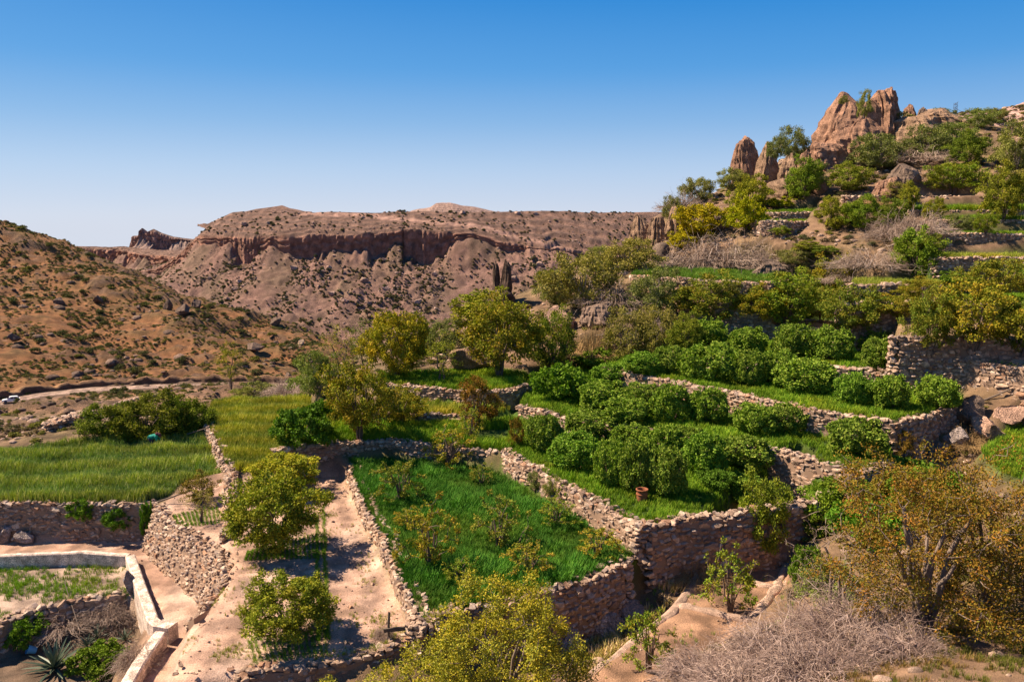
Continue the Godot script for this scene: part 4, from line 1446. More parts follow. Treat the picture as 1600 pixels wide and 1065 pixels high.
func plants() -> void:
	plant_kinds()
	for q in [
		# rose bushes, terrace by terrace from the top
		["rose", 1105, 543, 66, 42, "rose bush at the left end of the highest row, next to a yellow green shrub"], ["rose", 1170, 556, 64, 46, "upright rose bush second from the left in the highest row"], ["rose", 1240, 562, 74, 52, "wide rose bush in the middle of the highest row"],
		["rose", 1298, 568, 68, 52, "rose bush right of the middle in the highest row"], ["rose", 1372, 552, 64, 34, "flat rose bush behind another at the right end of the highest row"], ["rose", 1372, 581, 62, 44, "rose bush in front at the right end of the highest row"],
		["rose", 1046, 588, 56, 46, "small rose bush at the left end of the third terrace"], ["rose", 1110, 600, 94, 60, "large rounded rose bush beside the small one on the third terrace"], ["rose", 1172, 606, 62, 56, "left lobe of the joined pair of rose bushes on the third terrace"], ["rose", 1215, 604, 66, 54, "right lobe of the joined pair of rose bushes on the third terrace"],
		["rose", 1254, 619, 104, 54, "broad rose bush in front of the joined pair on the third terrace"], ["rose", 1335, 637, 68, 52, "left one of three rose bushes at the right end of the third terrace"], ["rose", 1392, 645, 72, 54, "middle one of three rose bushes at the right end of the third terrace"], ["rose", 1462, 646, 76, 58, "right one of three rose bushes by the broken wall end"],
		["rose", 955, 602, 66, 36, "low rose bush hugging the wall at the back of the second terrace"], ["rose", 1005, 606, 66, 34, "flat rose bush right of the low one against the back wall"], ["rose", 945, 646, 90, 48, "dark rose bush on the second terrace beside the light green bush"], ["rose", 1000, 648, 74, 44, "rose bush squeezed between two others on the second terrace"],
		["rose", 1050, 664, 78, 58, "left half of the big double rose bush on the second terrace"], ["rose", 1105, 666, 76, 58, "right half of the big double rose bush on the second terrace"], ["rose", 1178, 684, 76, 56, "rose bush with flowers before the rubble gap on the second terrace"], ["rose", 1226, 683, 74, 48, "rose bush with a pale weed at its foot on the second terrace"],
		["rose", 1340, 722, 104, 66, "lone large rose bush at the right end of the second terrace"],
		["rose", 852, 714, 74, 62, "rose bush at the left end of the lowest terrace by the wall corner"], ["rose", 918, 684, 88, 42, "back row rose bush on the left of the lowest terrace"], ["rose", 975, 680, 84, 42, "back row rose bush in the middle of the lowest terrace"], ["rose", 902, 742, 90, 66, "rose bush standing second from the left along the lowest wall"],
		["rose", 956, 766, 66, 72, "tall rose bush left of the two around the clay pot"], ["rose", 994, 776, 72, 82, "rose bush directly behind the clay pot"], ["rose", 1040, 784, 74, 84, "rose bush on the right of the clay pot"], ["rose", 984, 704, 64, 40, "small rose bush inside the crowded middle of the lowest terrace"],
		["rose", 1036, 722, 72, 54, "rose bush in the middle of the lowest terrace behind the pot bushes"], ["rose", 1076, 702, 60, 40, "rose bush at the rear wall on the lowest terrace"], ["rose", 1100, 752, 78, 66, "rose bush with pink buds on the lowest terrace"], ["rose", 1165, 742, 108, 56, "wide rose bush with pink buds under the stone rubble"], ["rose", 1155, 786, 86, 50, "front rose bush at the right end of the lowest terrace"],
	]:
		plant(q[0], q[1], q[2], q[3], q[4], q[5], "rose bushes on the terraces")
	for q in [
		# around the bare earth fields
		["pom", 442, 776, 118, 64, "far yellow green tree of the pair on the bare earth field"], ["pom", 432, 872, 156, 124, "large yellow green tree shading the crop bed on the bare earth"], ["pom", 455, 1004, 146, 104, "nearest round yellow green tree on the bare earth field"],
		["thin", 315, 818, 46, 56, "small bent fruit tree on the little crop plot"], ["red", 312, 786, 62, 44, "dry brown bush behind the small bent fruit tree"],
		["dark", 178, 694, 100, 56, "left bush of the dark thicket behind the barley"], ["dark", 232, 696, 120, 70, "tallest middle bush of the dark thicket behind the barley"], ["dark", 288, 688, 84, 58, "right bush of the dark thicket beside the dividing wall"],
		["orange", 562, 706, 118, 122, "big dark olive tree on the ledge above the bare strip"], ["orange", 625, 668, 80, 60, "loose orange green tree behind the big olive one"], ["vivid", 474, 704, 96, 54, "bright green bush mound on top of the shaded wall"], ["vivid", 505, 664, 50, 36, "small bright green bush beside the pale stone heap"],
		["red", 745, 670, 72, 80, "rusty brown shrub in the middle of the grass ledges"], ["red", 808, 700, 28, 50, "thin rusty shrub at the corner of the rose terrace"], ["pom", 620, 592, 104, 98, "round orange green tree on the ridge edge"], ["thin", 572, 604, 56, 110, "thin pale tree left of the round ridge tree"],
		["thin", 690, 600, 58, 72, "slender green tree on the highest grass ledge"], ["orange", 780, 592, 124, 116, "wide yellow green tree above the highest grass ledge"], ["orange", 862, 590, 90, 104, "brownish tree right of the wide ridge tree"], ["green", 760, 536, 130, 72, "light green tree mass on the ridge below the twin pinnacles"],
		["olive", 690, 552, 66, 44, "grey shrub at the left of the light green ridge trees"], ["olive", 912, 486, 112, 84, "large olive shrub on top of the grey rock mound"], ["olive", 870, 478, 60, 54, "drooping olive shrub on the left side of the rock mound"], ["olive", 980, 424, 92, 46, "rounded green shrub on the ridge right of the olive one"], ["olive", 935, 425, 50, 36, "small olive shrub in front of the canyon slope"],
		["straw", 927, 560, 50, 66, "golden brown dry grass clump under the rock mound"], ["olive", 985, 556, 84, 66, "grey green shrub below the rock mound"], ["olive", 1022, 486, 80, 64, "tangled grey green shrub left of the orange trees"], ["dry", 960, 486, 90, 46, "dark leafless thorn bush beside the rock mound"],
		["dry", 1002, 530, 84, 60, "greyish thorn bush above the small rose bush"], ["olive", 1030, 552, 66, 60, "dull olive shrub above the rose rows"], ["green", 1072, 548, 56, 54, "yellow green shrub beside the highest rose row"], ["vivid", 880, 630, 90, 58, "light green bush at the left end of the second terrace"], ["vivid", 940, 578, 84, 36, "leafy green scrub above the second terrace"],
		["olive", 498, 618, 76, 66, "drab olive bush at the edge of the pale crop"], ["dry", 455, 618, 70, 34, "greyish thorn scrub behind the pale crop"], ["thin", 360, 606, 40, 70, "nearly bare thin tree behind the pale crop"], ["olive", 400, 622, 60, 26, "low olive scrub behind the pale crop"], ["thin", 533, 606, 60, 100, "feathery pale tree on the edge of the valley"],
		["orange", 1110, 504, 116, 76, "leftmost orange tinged tree below the fenced strip"], ["orange", 1190, 508, 76, 62, "low orange tinged tree between two bigger ones"], ["orange", 1226, 512, 122, 82, "broad yellow orange tree above the rose bushes"], ["orange", 1325, 522, 104, 72, "orange tinged tree above the right rose bushes"], ["orange", 1306, 474, 88, 78, "dark orange tree with bare lower branches"],
		["orange", 1284, 505, 70, 50, "small yellowish tree filling the gap in the orange tree row"], ["orange", 1395, 500, 80, 40, "low orange scrub tree behind the bare earth ledge"], ["orange", 1455, 556, 80, 98, "narrow orange green tree on the bare earth ledge"], ["orange", 1520, 570, 140, 108, "big orange green tree standing on the bare earth ledge"], ["orange", 1594, 560, 90, 90, "orange green tree cut by the frame edge on the bare earth ledge"],
		["orange", 1556, 482, 100, 72, "olive orange tree over the bean beds"], ["orange", 1440, 482, 70, 36, "low reddish tree beside the bean beds"], ["rose", 1490, 446, 64, 26, "low green bush below the long upper wall"], ["rose", 1588, 446, 50, 30, "dark green bush at the frame edge below the long upper wall"], ["green", 1430, 436, 84, 74, "dark green fig like bush beside the dead branches"],
		["green", 1302, 362, 58, 58, "left part of the clipped looking olive hedge trees"], ["green", 1345, 362, 64, 56, "middle part of the olive hedge trees"], ["green", 1392, 360, 66, 54, "right part of the olive hedge trees"], ["green", 1420, 330, 34, 48, "small tree behind the right end of the hedge trees"], ["orange", 1490, 306, 100, 60, "wide orange topped tree on the upper terraces"],
		["green", 1512, 262, 70, 54, "rich green tree above the wide orange topped one"], ["green", 1568, 346, 80, 88, "tall olive tree among the upper walls"], ["olive", 1588, 268, 66, 60, "drab olive tree near the right end of the skyline slope"], ["olive", 1372, 264, 80, 50, "big olive shrub under the domed crag"], ["green", 1328, 302, 72, 52, "deep green tree beneath the red ledge rock"],
		["green", 1256, 318, 70, 72, "loose green tree under the skyline rocks"], ["olive", 1265, 300, 50, 40, "olive shrub right of the skyline rocks"], ["green", 1172, 334, 78, 60, "light green bush under the lone spire"], ["gold", 1166, 362, 62, 52, "yellow bush left of the rounded stone wall"], ["gold", 1092, 376, 76, 52, "brightest yellow bush between tan rocks"], ["gold", 1064, 388, 40, 24, "small low yellow bush left of the brightest one"],
		["gold", 1215, 330, 44, 14, "flat yellow flowering patch on the rounded wall"], ["olive", 1238, 248, 50, 40, "round tree with dark crown on the skyline"], ["olive", 1214, 246, 32, 30, "smaller dark tree on the skyline left of the round one"], ["olive", 1142, 298, 42, 34, "dark shrub on the skyline left of the spire"], ["olive", 1092, 316, 54, 38, "arching shrub on the skyline below the spire"],
		["dry", 1068, 336, 56, 36, "brown leafless shrub low on the skyline"], ["olive", 1052, 350, 34, 34, "grey shrub at the foot of the skyline"], ["olive", 1390, 212, 80, 34, "scrub growing in the saddle under the domed crag"], ["olive", 1350, 182, 22, 36, "bush wedged between the two summit crags"], ["olive", 1318, 162, 14, 12, "tiny bush clinging to the pointed crag"],
		["olive", 1468, 196, 44, 24, "sparse bush on the ridge right of the rock fin"], ["olive", 1530, 200, 46, 26, "ridge bush before the pink hillside"], ["olive", 1556, 192, 34, 20, "small dark bush on the pink hillside"], ["olive", 1450, 250, 70, 40, "dull shrub on the slope below the ridge hump"], ["olive", 1492, 232, 70, 34, "grey green shrub on the upper slope"],
		["dry", 1440, 262, 90, 30, "brown dead scrub on the upper slope"], ["dry", 1086, 420, 90, 56, "left heap of the great grey thorn pile"], ["dry", 1140, 414, 110, 62, "middle heap of the great grey thorn pile"], ["dry", 1186, 420, 76, 52, "right heap of the great grey thorn pile"], ["dry", 1360, 418, 90, 44, "tangle of dead branches beside the fig like bush"], ["dry", 1400, 386, 80, 48, "tan dead bush above the fig like bush"],
		["olive", 1245, 412, 60, 24, "low scrub between the thorn pile and the orange trees"], ["green", 1262, 392, 60, 18, "bright green weeds under the hedge trees"], ["green", 1290, 398, 70, 16, "leafy weeds on the slope below the hedge trees"],
		["green", 1450, 412, 40, 34, "small olive bush at the left end of the long upper wall"], ["orange", 1540, 372, 44, 40, "small orange green tree growing over the tallest upper wall"], ["olive", 1500, 360, 40, 24, "olive bush on the grass above the tallest upper wall"], ["green", 1460, 348, 44, 36, "round green bush at the left end of the second highest wall"],
		["olive", 1400, 318, 40, 28, "dull bush in front of the pale wall"], ["dry", 1440, 372, 70, 46, "brown dead scrub covering the end of the tallest upper wall"], ["olive", 1600, 312, 60, 40, "olive bush at the frame edge on the highest walls"], ["straw", 1350, 320, 40, 18, "dry tan grass below the layered boulder"], ["green", 1220, 368, 40, 18, "low green weeds under the rounded wall"],
		["olive", 1130, 470, 60, 34, "grey bush behind the leftmost orange tinged tree"], ["green", 1215, 470, 70, 34, "green shrub above the broad yellow orange tree"], ["dry", 1330, 440, 70, 24, "brown scrub beside the cabbage bed"], ["vivid", 1120, 770, 60, 34, "leafy weeds at the foot of the front rose bushes"], ["olive", 838, 770, 30, 30, "plant sprouting from the sunlit wall near its top"], ["olive", 868, 786, 34, 34, "second plant hanging on the sunlit wall"],
		# saplings in the wheat
		["sap", 628, 792, 76, 82, "tallest sapling near the pale wall in the wheat field"], ["sap", 640, 830, 50, 40, "low sapling in front of the tallest one in the wheat"], ["sap", 702, 736, 80, 74, "dark stemmed sapling by the back wall of the wheat field"], ["sap", 672, 894, 84, 118, "bushy green sapling in the lower left of the wheat field"], ["sap", 780, 862, 84, 88, "reddish sapling in the middle of the wheat field"],
		["sap", 828, 906, 80, 64, "spreading sapling near the lower wheat wall"], ["sap", 932, 874, 74, 56, "sapling in the lower right corner of the wheat"], ["sap", 868, 826, 60, 52, "small reddish sapling under the sunlit wall"], ["sap", 880, 800, 40, 40, "thin sapling against the sunlit wall"], ["sap", 752, 760, 40, 36, "little sapling near the wall corner of the wheat field"], ["sap", 720, 918, 60, 50, "pale sapling behind the big yellow green tree"],
		# garden plots and gully
		["sap", 1140, 960, 84, 116, "young green tree casting a shadow on the garden plots"], ["green", 1190, 884, 100, 128, "dark leaning tree at the corner of the garden plots"], ["sap", 1014, 1056, 84, 120, "young tree at the lower edge of the garden plots"], ["vivid", 1118, 868, 50, 32, "small green bush at the foot of the tall shaded wall"], ["straw", 1085, 900, 60, 50, "tan dry grass hanging in the ditch"], ["sap", 735, 690, 50, 60, "green sapling growing on top of the back wall of the wheat"],
		["vivid", 1330, 792, 130, 50, "wide low green bush filling the gully"], ["vivid", 1400, 776, 120, 56, "leafy green bush under the rubble wall end"], ["vivid", 1290, 838, 90, 56, "green bush beside the thin garden wall"], ["vivid", 1262, 930, 56, 70, "bluish green bush at the end of the thin garden wall"], ["vivid", 1240, 770, 90, 50, "green bush at the lower right corner of the rose terraces"], ["vivid", 1450, 800, 120, 60, "green bush behind the bare grey tree"], ["vivid", 1360, 860, 120, 70, "shaded green bush behind the grey bare branches"],
		["olive", 1300, 950, 100, 70, "dull shrub at the foot of the bare grey tree"],
		["red", 1408, 745, 44, 70, "reddish sprig standing before the dark wall end"], ["straw", 1512, 700, 50, 40, "dry tan grass tuft at the wall end"],
		["dry", 600, 1000, 30, 24, "little dry weed by the wooden post"], ["dry", 215, 1050, 60, 50, "grey dry bush by the lower parapet"], ["dry", 165, 958, 60, 34, "rust coloured dead plant in the sunken garden"], ["dry", 190, 985, 70, 50, "brown withered stalks under the parapet"], ["dry", 100, 975, 90, 36, "dry scrub on the pit bank"], ["vivid", 40, 1000, 70, 40, "green weeds climbing the pit bank"], ["vivid", 160, 1062, 90, 40, "bright green weeds in the bottom of the pit"],
		["vivid", 185, 822, 50, 30, "dark plant growing out of the barley wall"], ["vivid", 130, 808, 40, 30, "small plant sprouting high on the barley wall"], ["vivid", 232, 832, 24, 46, "plant hanging at the corner of the barley wall"],
	]:
		plant(q[0], q[1], q[2], q[3], q[4], q[5])
	foreground_plants()
	scatter_plants()

func big_tree(px: float, d: float, y: float, set_: Array, called: String, label: String, sc := Vector3.ONE, turn := 0.0) -> void:
	var r := ray(px, 345)
	var p := Vector3(r.x * d, 0, -d)
	p.y = y if y < 900.0 else height(p.x, p.z)
	var o := thing(called, label, "tree", p, turn)
	o.scale = sc
	part("limbs", set_[0], o)
	part("crown", set_[1], o)

func foreground_plants() -> void:
	var yellow := [Color(0.295, 0.273, 0.0286), Color(0.418, 0.351, 0.0286), Color(0.185, 0.208, 0.0286), Color(0.246, 0.247, 0.0390), Color(0.492, 0.351, 0.0260)]
	var rusty := [Color(0.238, 0.120, 0.0220), Color(0.317, 0.129, 0.0250), Color(0.132, 0.147, 0.0200), Color(0.176, 0.156, 0.0220), Color(0.211, 0.138, 0.0200)]
	var bark := Color(0.20, 0.15, 0.11)
	var grey := Color(0.20, 0.15, 0.12)
	big_tree(785, 23.5, -16.2, tree_mesh(201, 5.0, 4.6, 0.1, 9, 430, 100, 0.085, 0.024, 0.30, yellow, bark, 0.35), "yellow_green_tree", "big yellow green tree at the bottom of the view below the wheat field")
	big_tree(640, 23.0, -16.6, tree_mesh(202, 3.4, 3.2, 0.08, 7, 200, 85, 0.08, 0.02, 0.26, yellow, bark, 0.4), "yellow_green_tree", "lower yellow green shrub left of the big one at the bottom")
	big_tree(520, 22.5, -16.3, tree_mesh(203, 3.0, 2.0, 0.05, 7, 160, 80, 0.08, 0.02, 0.24, yellow, bark, 0.4), "yellow_green_tree", "low spreading shrub at the bottom below the crop plot")
	big_tree(905, 24.0, -16.0, tree_mesh(204, 2.2, 2.5, 0.1, 5, 80, 24, 0.07, 0.02, 0.22, yellow, bark, 0.5), "yellow_green_tree", "sparse thorny tree right of the big yellow green one")
	big_tree(1490, 21.0, -11.4, tree_mesh(205, 4.8, 5.0, 0.0, 9, 500, 66, 0.08, 0.02, 0.30, rusty, grey, 0.4), "rusty_tree", "largest rusty leaved tree at the lower right")
	big_tree(1610, 22.0, -11.4, tree_mesh(206, 4.4, 4.6, 0.0, 8, 400, 64, 0.08, 0.02, 0.30, rusty, grey, 0.4), "rusty_tree", "rusty leaved tree cut by the frame at the lower right", Vector3.ONE, 1.0)
	var bare := tree_mesh(207, 3.2, 3.6, 0.1, 3, 260, 5, 0.06, 0.016, 0.25, [Color(0.12, 0.12, 0.03), Color(0.17, 0.13, 0.05)], grey, 0.45)
	big_tree(1345, 23.0, 999.0, bare, "bare_tree", "grey bare branched tree left of the rusty trees", Vector3.ONE, 0.6)
	big_tree(1275, 25.0, 999.0, bare, "bare_tree", "smaller grey leafless shrub beside the garden wall", Vector3(0.62, 0.55, 0.62), 2.4)
	var sere := [Color(0.38, 0.27, 0.215), Color(0.27, 0.19, 0.155), Color(0.48, 0.36, 0.30), Color(0.17, 0.115, 0.095)]
	var heaps := [[1140, 20.5, 2.6, 1.2, "left heap of tangled grey brush at the bottom"], [1260, 20.0, 3.2, 1.5, "middle heap of tangled grey brush at the bottom"], [1390, 20.2, 3.4, 1.9, "tallest pinkish heap of tangled brush under the rusty trees"], [1330, 18.2, 3.0, 1.1, "nearest heap of tangled grey brush at the bottom edge"], [1200, 18.6, 2.6, 0.9, "low heap of tangled grey brush at the bottom edge"], [1470, 19.0, 2.0, 1.0, "small tan heap of brush beside the grass"]]
	for k in heaps.size():
		var q: Array = heaps[k]
		var r := ray(q[0], 345)
		var p := Vector3(r.x * q[1], 0, -q[1])
		p.y = height(p.x, p.z) - 0.05
		var o := thing("brush_heap", q[4], "dead brush", p, k * 1.1)
		part("twigs", brush_mesh(300 + k, q[2], q[3], 850, 0.0105, sere, 0.7), o)

func untended(x: float, z: float) -> bool:
	var p := Vector2(x, z)
	for t in terr:
		if t.box.has_point(p) and poly_sd(p, t.poly) > -0.5:
			return false
	return true

func scatter_plants() -> void:
	var sage := [Color(0.10, 0.10, 0.045), Color(0.13, 0.125, 0.05), Color(0.075, 0.075, 0.04)]
	var lime := [Color(0.17, 0.155, 0.035), Color(0.13, 0.13, 0.03), Color(0.20, 0.17, 0.05)]
	var brown := [Color(0.22, 0.155, 0.10), Color(0.17, 0.12, 0.075), Color(0.27, 0.19, 0.12)]
	var meshes := [shrub_mesh(21, 1.0, 1.1, 420, 0.22, sage), shrub_mesh(22, 1.0, 1.0, 420, 0.22, sage), shrub_mesh(23, 1.0, 0.9, 380, 0.22, lime), shrub_mesh(24, 1.0, 0.9, 380, 0.22, brown)]
	# single bushes one can count on the orange hill and the valley floor
	rng.seed = 909
	var n := 0
	var tries := 0
	while n < 290 and tries < 5000:
		tries += 1
		var p := Vector3(rng.randf_range(-300, -20), 0, -rng.randf_range(86, 440))
		p.y = height(p.x, p.z)
		if absf(p.x / p.z) > 0.66 or p.x > -20.0 - (-p.z - 86.0) * 0.16 or line_d(Vector2(p.x, p.z), road_pts) < 7.0:
			continue
		if n3.get_noise_2d(p.x * 1.5, p.z * 1.5) < -0.22 + rng.randf() * 0.25:
			continue
		var near := p.z > -215.0
		var g := rng.randf_range(1.0, 2.4) * (0.6 if near else 1.0)
		var which := [0, 0, 0, 1, 1, 2][rng.randi() % 6] as int
		if near:
			which = [2, 2, 3, 1][rng.randi() % 4]
		var o := thing("desert_shrub", "dark desert shrub dotted on the slope of the orange hill" if not near else "desert shrub growing on the pink valley floor below the road", "shrub", p, rng.randf() * TAU, "desert shrubs of the hill" if not near else "desert shrubs of the valley floor")
		o.scale = Vector3(g, g * rng.randf_range(0.7, 1.0), g)
		part("foliage", meshes[which], o)
		n += 1
	# small tufts between them
	var where := [[], [], [], []]
	var tint := [[], [], [], []]
	for k in 70000:
		var p := Vector3(rng.randf_range(-340, -15), 0, -rng.randf_range(82, 460))
		p.y = height(p.x, p.z)
		if absf(p.x / p.z) > 0.74 or line_d(Vector2(p.x, p.z), road_pts) < 4.5:
			continue
		if n1.get_noise_2d(p.x * 0.9, p.z * 0.9) < rng.randf_range(-0.3, 0.25):
			continue
		var g := rng.randf_range(0.25, 0.95) * (0.6 if p.z > -200.0 else 1.0)
		var v := [2, 2, 3, 0, 0][rng.randi() % 5] as int
		where[v].append(Transform3D(Basis(Vector3.UP, rng.randf() * TAU).scaled(Vector3(g, g * 0.75, g)), p))
		var q := rng.randf_range(0.75, 1.3)
		tint[v].append(Color(q, q, q))
	for v in [0, 2, 3]:
		tag(many("desert_tufts", meshes[v], where[v], tint[v], self), ["grey green", "", "lime green", "brown"][v] + " tufts of desert growth covering the orange hill", "tufts", "", "stuff")
	# undergrowth of the near hillside
	where = [[], [], [], []]
	tint = [[], [], [], []]
	for k in 16000:
		var z := -rng.randf_range(24, 128)
		var x := rng.randf_range(-68, 90)
		if absf(x / z) > 0.78 or not untended(x, z):
			continue
		var dens := n1.get_noise_2d(x * 1.4 + 70.0, z * 1.4)
		if dens < rng.randf_range(-0.35, 0.35):
			continue
		var y := height(x, z)
		var g := rng.randf_range(0.18, 0.6) * (0.8 if z > -50.0 else 1.0)
		var v := [0, 2, 2, 3, 3][rng.randi() % 5] as int
		where[v].append(Transform3D(Basis(Vector3.UP, rng.randf() * TAU).scaled(Vector3(g, g * 0.8, g)), Vector3(x, y, z)))
		var q := rng.randf_range(0.75, 1.3)
		tint[v].append(Color(q, q, q))
	for v in [0, 2, 3]:
		tag(many("undergrowth", meshes[v], where[v], tint[v], self), ["grey green", "", "lime green", "brown"][v] + " undergrowth spread over the near hillside", "undergrowth", "", "stuff")
	# loose stones
	var stone := boulder_mesh(31, 0.4, 6)
	var sw := []
	var st := []
	for k in 9000:
		var z := -rng.randf_range(16, 128)
		var x := rng.randf_range(-68, 90)
		if absf(x / z) > 0.78 or not untended(x, z):
			continue
		var g := rng.randf_range(0.05, 0.2) * (1.0 if rng.randf() < 0.9 else 2.0)
		sw.append(Transform3D(Basis.from_euler(Vector3(rng.randf(), rng.randf() * TAU, 0)).scaled(Vector3(g * 1.3, g * 0.8, g)), Vector3(x, height(x, z), z)))
		var q := rng.randf_range(0.7, 1.25)
		st.append(Color(0.42 * q, 0.29 * q, 0.21 * q))
	tag(many("loose_stones", stone, sw, st, self, M.stone), "loose stones lying on the brown hillside", "stones", "", "stuff")
	sw = []
	st = []
	for k in 5000:
		var p := Vector3(rng.randf_range(-340, -15), 0, -rng.randf_range(82, 460))
		p.y = height(p.x, p.z)
		if absf(p.x / p.z) > 0.74:
			continue
		if n3.get_noise_2d(p.x * 2.0 + 300.0, p.z * 2.0) < rng.randf_range(-0.1, 0.4):
			continue
		var g := rng.randf_range(0.25, 0.9) * (1.0 if rng.randf() < 0.92 else 2.0)
		sw.append(Transform3D(Basis.from_euler(Vector3(rng.randf(), rng.randf() * TAU, 0)).scaled(Vector3(g * 1.3, g * 0.8, g)), p))
		var q := rng.randf_range(0.6, 1.2)
		st.append(Color(0.22 * q, 0.145 * q, 0.105 * q))
	tag(many("hill_stones", stone, sw, st, self, M.rock), "dark stones breaking through the orange hill", "stones", "", "stuff")


# ---------------------------------------------------------------- crops and grass

func sow(called: String, label: String, category: String, name_of: String, dens: float, hgt: float, meshes: Array, rule: int, skip := PackedVector2Array()) -> void:
	var t := terrace(name_of)
	var box: Rect2 = t.box
	var where := [[], []]
	var tint := [[], []]
	rng.seed = int(box.position.x * 31.0) + int(t.y * 7.0) + 999
	var n := int(box.get_area() * dens)
	for k in n:
		var p := box.position + Vector2(rng.randf(), rng.randf()) * box.size
		if absf(p.x / p.y) > 0.80:
			continue
		var sd := poly_sd(p, t.poly)
		if sd < 0.12:
			continue
		if skip.size() and poly_sd(p, skip) > 0.0:
			continue
		var over := false
		for u in terr:
			if u.y > t.y + 0.2 and u.box.has_point(p) and poly_sd(p, u.poly) > -0.35:
				over = true
				break
		if over:
			continue
		var a := n1.get_noise_2d(p.x * 4.0, p.y * 4.0)
		var b := n2.get_noise_2d(p.x * 0.8 + 31.0, p.y * 0.8)
		var q := 1.0 + 0.35 * a + 0.3 * b + rng.randf_range(-0.15, 0.15)
		var h := hgt * (1.0 + 0.35 * b + 0.25 * a) * rng.randf_range(0.7, 1.2)
		var yel := clampf(n2.get_noise_2d(p.x * 0.5 + 80.0, p.y * 0.5) * 2.0, 0, 1)
		var c := Color(q * (1.0 + 0.45 * yel), q * (1.0 + 0.1 * yel), q)
		if rule == 1:      # barley: drilled bands with heavier and lighter stands
			var band := 0.5 + 0.5 * sin(p.y * 2.1 + 2.2 * n1.get_noise_2d(p.x * 1.2, p.y * 1.2) + p.x * 0.12)
			h *= 0.72 + 0.42 * band
			c = Color(q * lerpf(0.8, 1.35, band), q * lerpf(0.85, 1.12, band), q)
		elif rule == 2:    # a thin turf with gaps
			if a + b * 0.6 < rng.randf_range(-0.5, 0.0):
				continue
		elif rule == 3:    # wheat with darker lodged patches
			var w := n1.get_noise_2d(p.x * 2.2 + 9.0, p.y * 2.2)
			h *= 0.8 + 0.9 * clampf(w + 0.3, 0, 1)
			c = Color(q * (0.7 + 0.8 * clampf(-w + 0.15, 0, 1)), q, q * 0.9)
		var y := height(p.x, p.y)
		var v := rng.randi() % 2
		where[v].append(Transform3D(Basis(Vector3.UP, rng.randf() * TAU).scaled(Vector3(h * 0.8 + 0.1, h, h * 0.8 + 0.1)), Vector3(p.x, y - 0.02, p.y)))
		tint[v].append(c)
	var o := Node3D.new()
	o.name = numbered(called, self)
	add_child(o, true)
	tag(o, label, category, "", "stuff")
	for v in 2:
		if where[v].size():
			many("blades", meshes[v], where[v], tint[v], o)

func sow_at(label: String, category: String, called: String, list: Array, meshes: Array) -> void:   # list of [x, y, z, height, tint]
	var o := Node3D.new()
	o.name = numbered(called, self)
	add_child(o, true)
	tag(o, label, category, "", "stuff")
	for v in 2:
		var where := []
		var tint := []
		for k in list.size():
			if k % 2 == v:
				var q: Array = list[k]
				where.append(Transform3D(Basis(Vector3.UP, k * 2.4).scaled(Vector3(q[3] * 1.5, q[3], q[3] * 1.5)), Vector3(q[0], q[1], q[2])))
				tint.append(q[4])
		if where.size():
			many("blades", meshes[v], where, tint, o)

func pebbles() -> void:
	var peb := stones[2] as Mesh
	var pw := []
	var pt := []
	for k in 4200:
		var name_of := "dirt_field" if rng.randf() < 0.75 else ["path", "small_plot", "garden", "dry_ledge"][rng.randi() % 4] as String
		var t := terrace(name_of)
		var box: Rect2 = t.box
		var p := box.position + Vector2(rng.randf(), rng.randf()) * box.size
		var sd := poly_sd(p, t.poly)
		if sd < 0.1 or (sd > 0.8 and rng.randf() < 0.55):
			continue
		var g := rng.randf_range(0.012, 0.04) * (1.0 if rng.randf() < 0.93 else 2.2)
		pw.append(Transform3D(Basis.from_euler(Vector3(rng.randf(), rng.randf() * TAU, 0)).scaled(Vector3(g * 1.3, g, g)), Vector3(p.x, height(p.x, p.y) + g * 0.3, p.y)))
		pt.append(STONES[rng.randi() % 6])
	tag(many("pebbles", peb, pw, pt, self), "pebbles and small stones lying on the bare earth", "pebbles", "", "stuff")

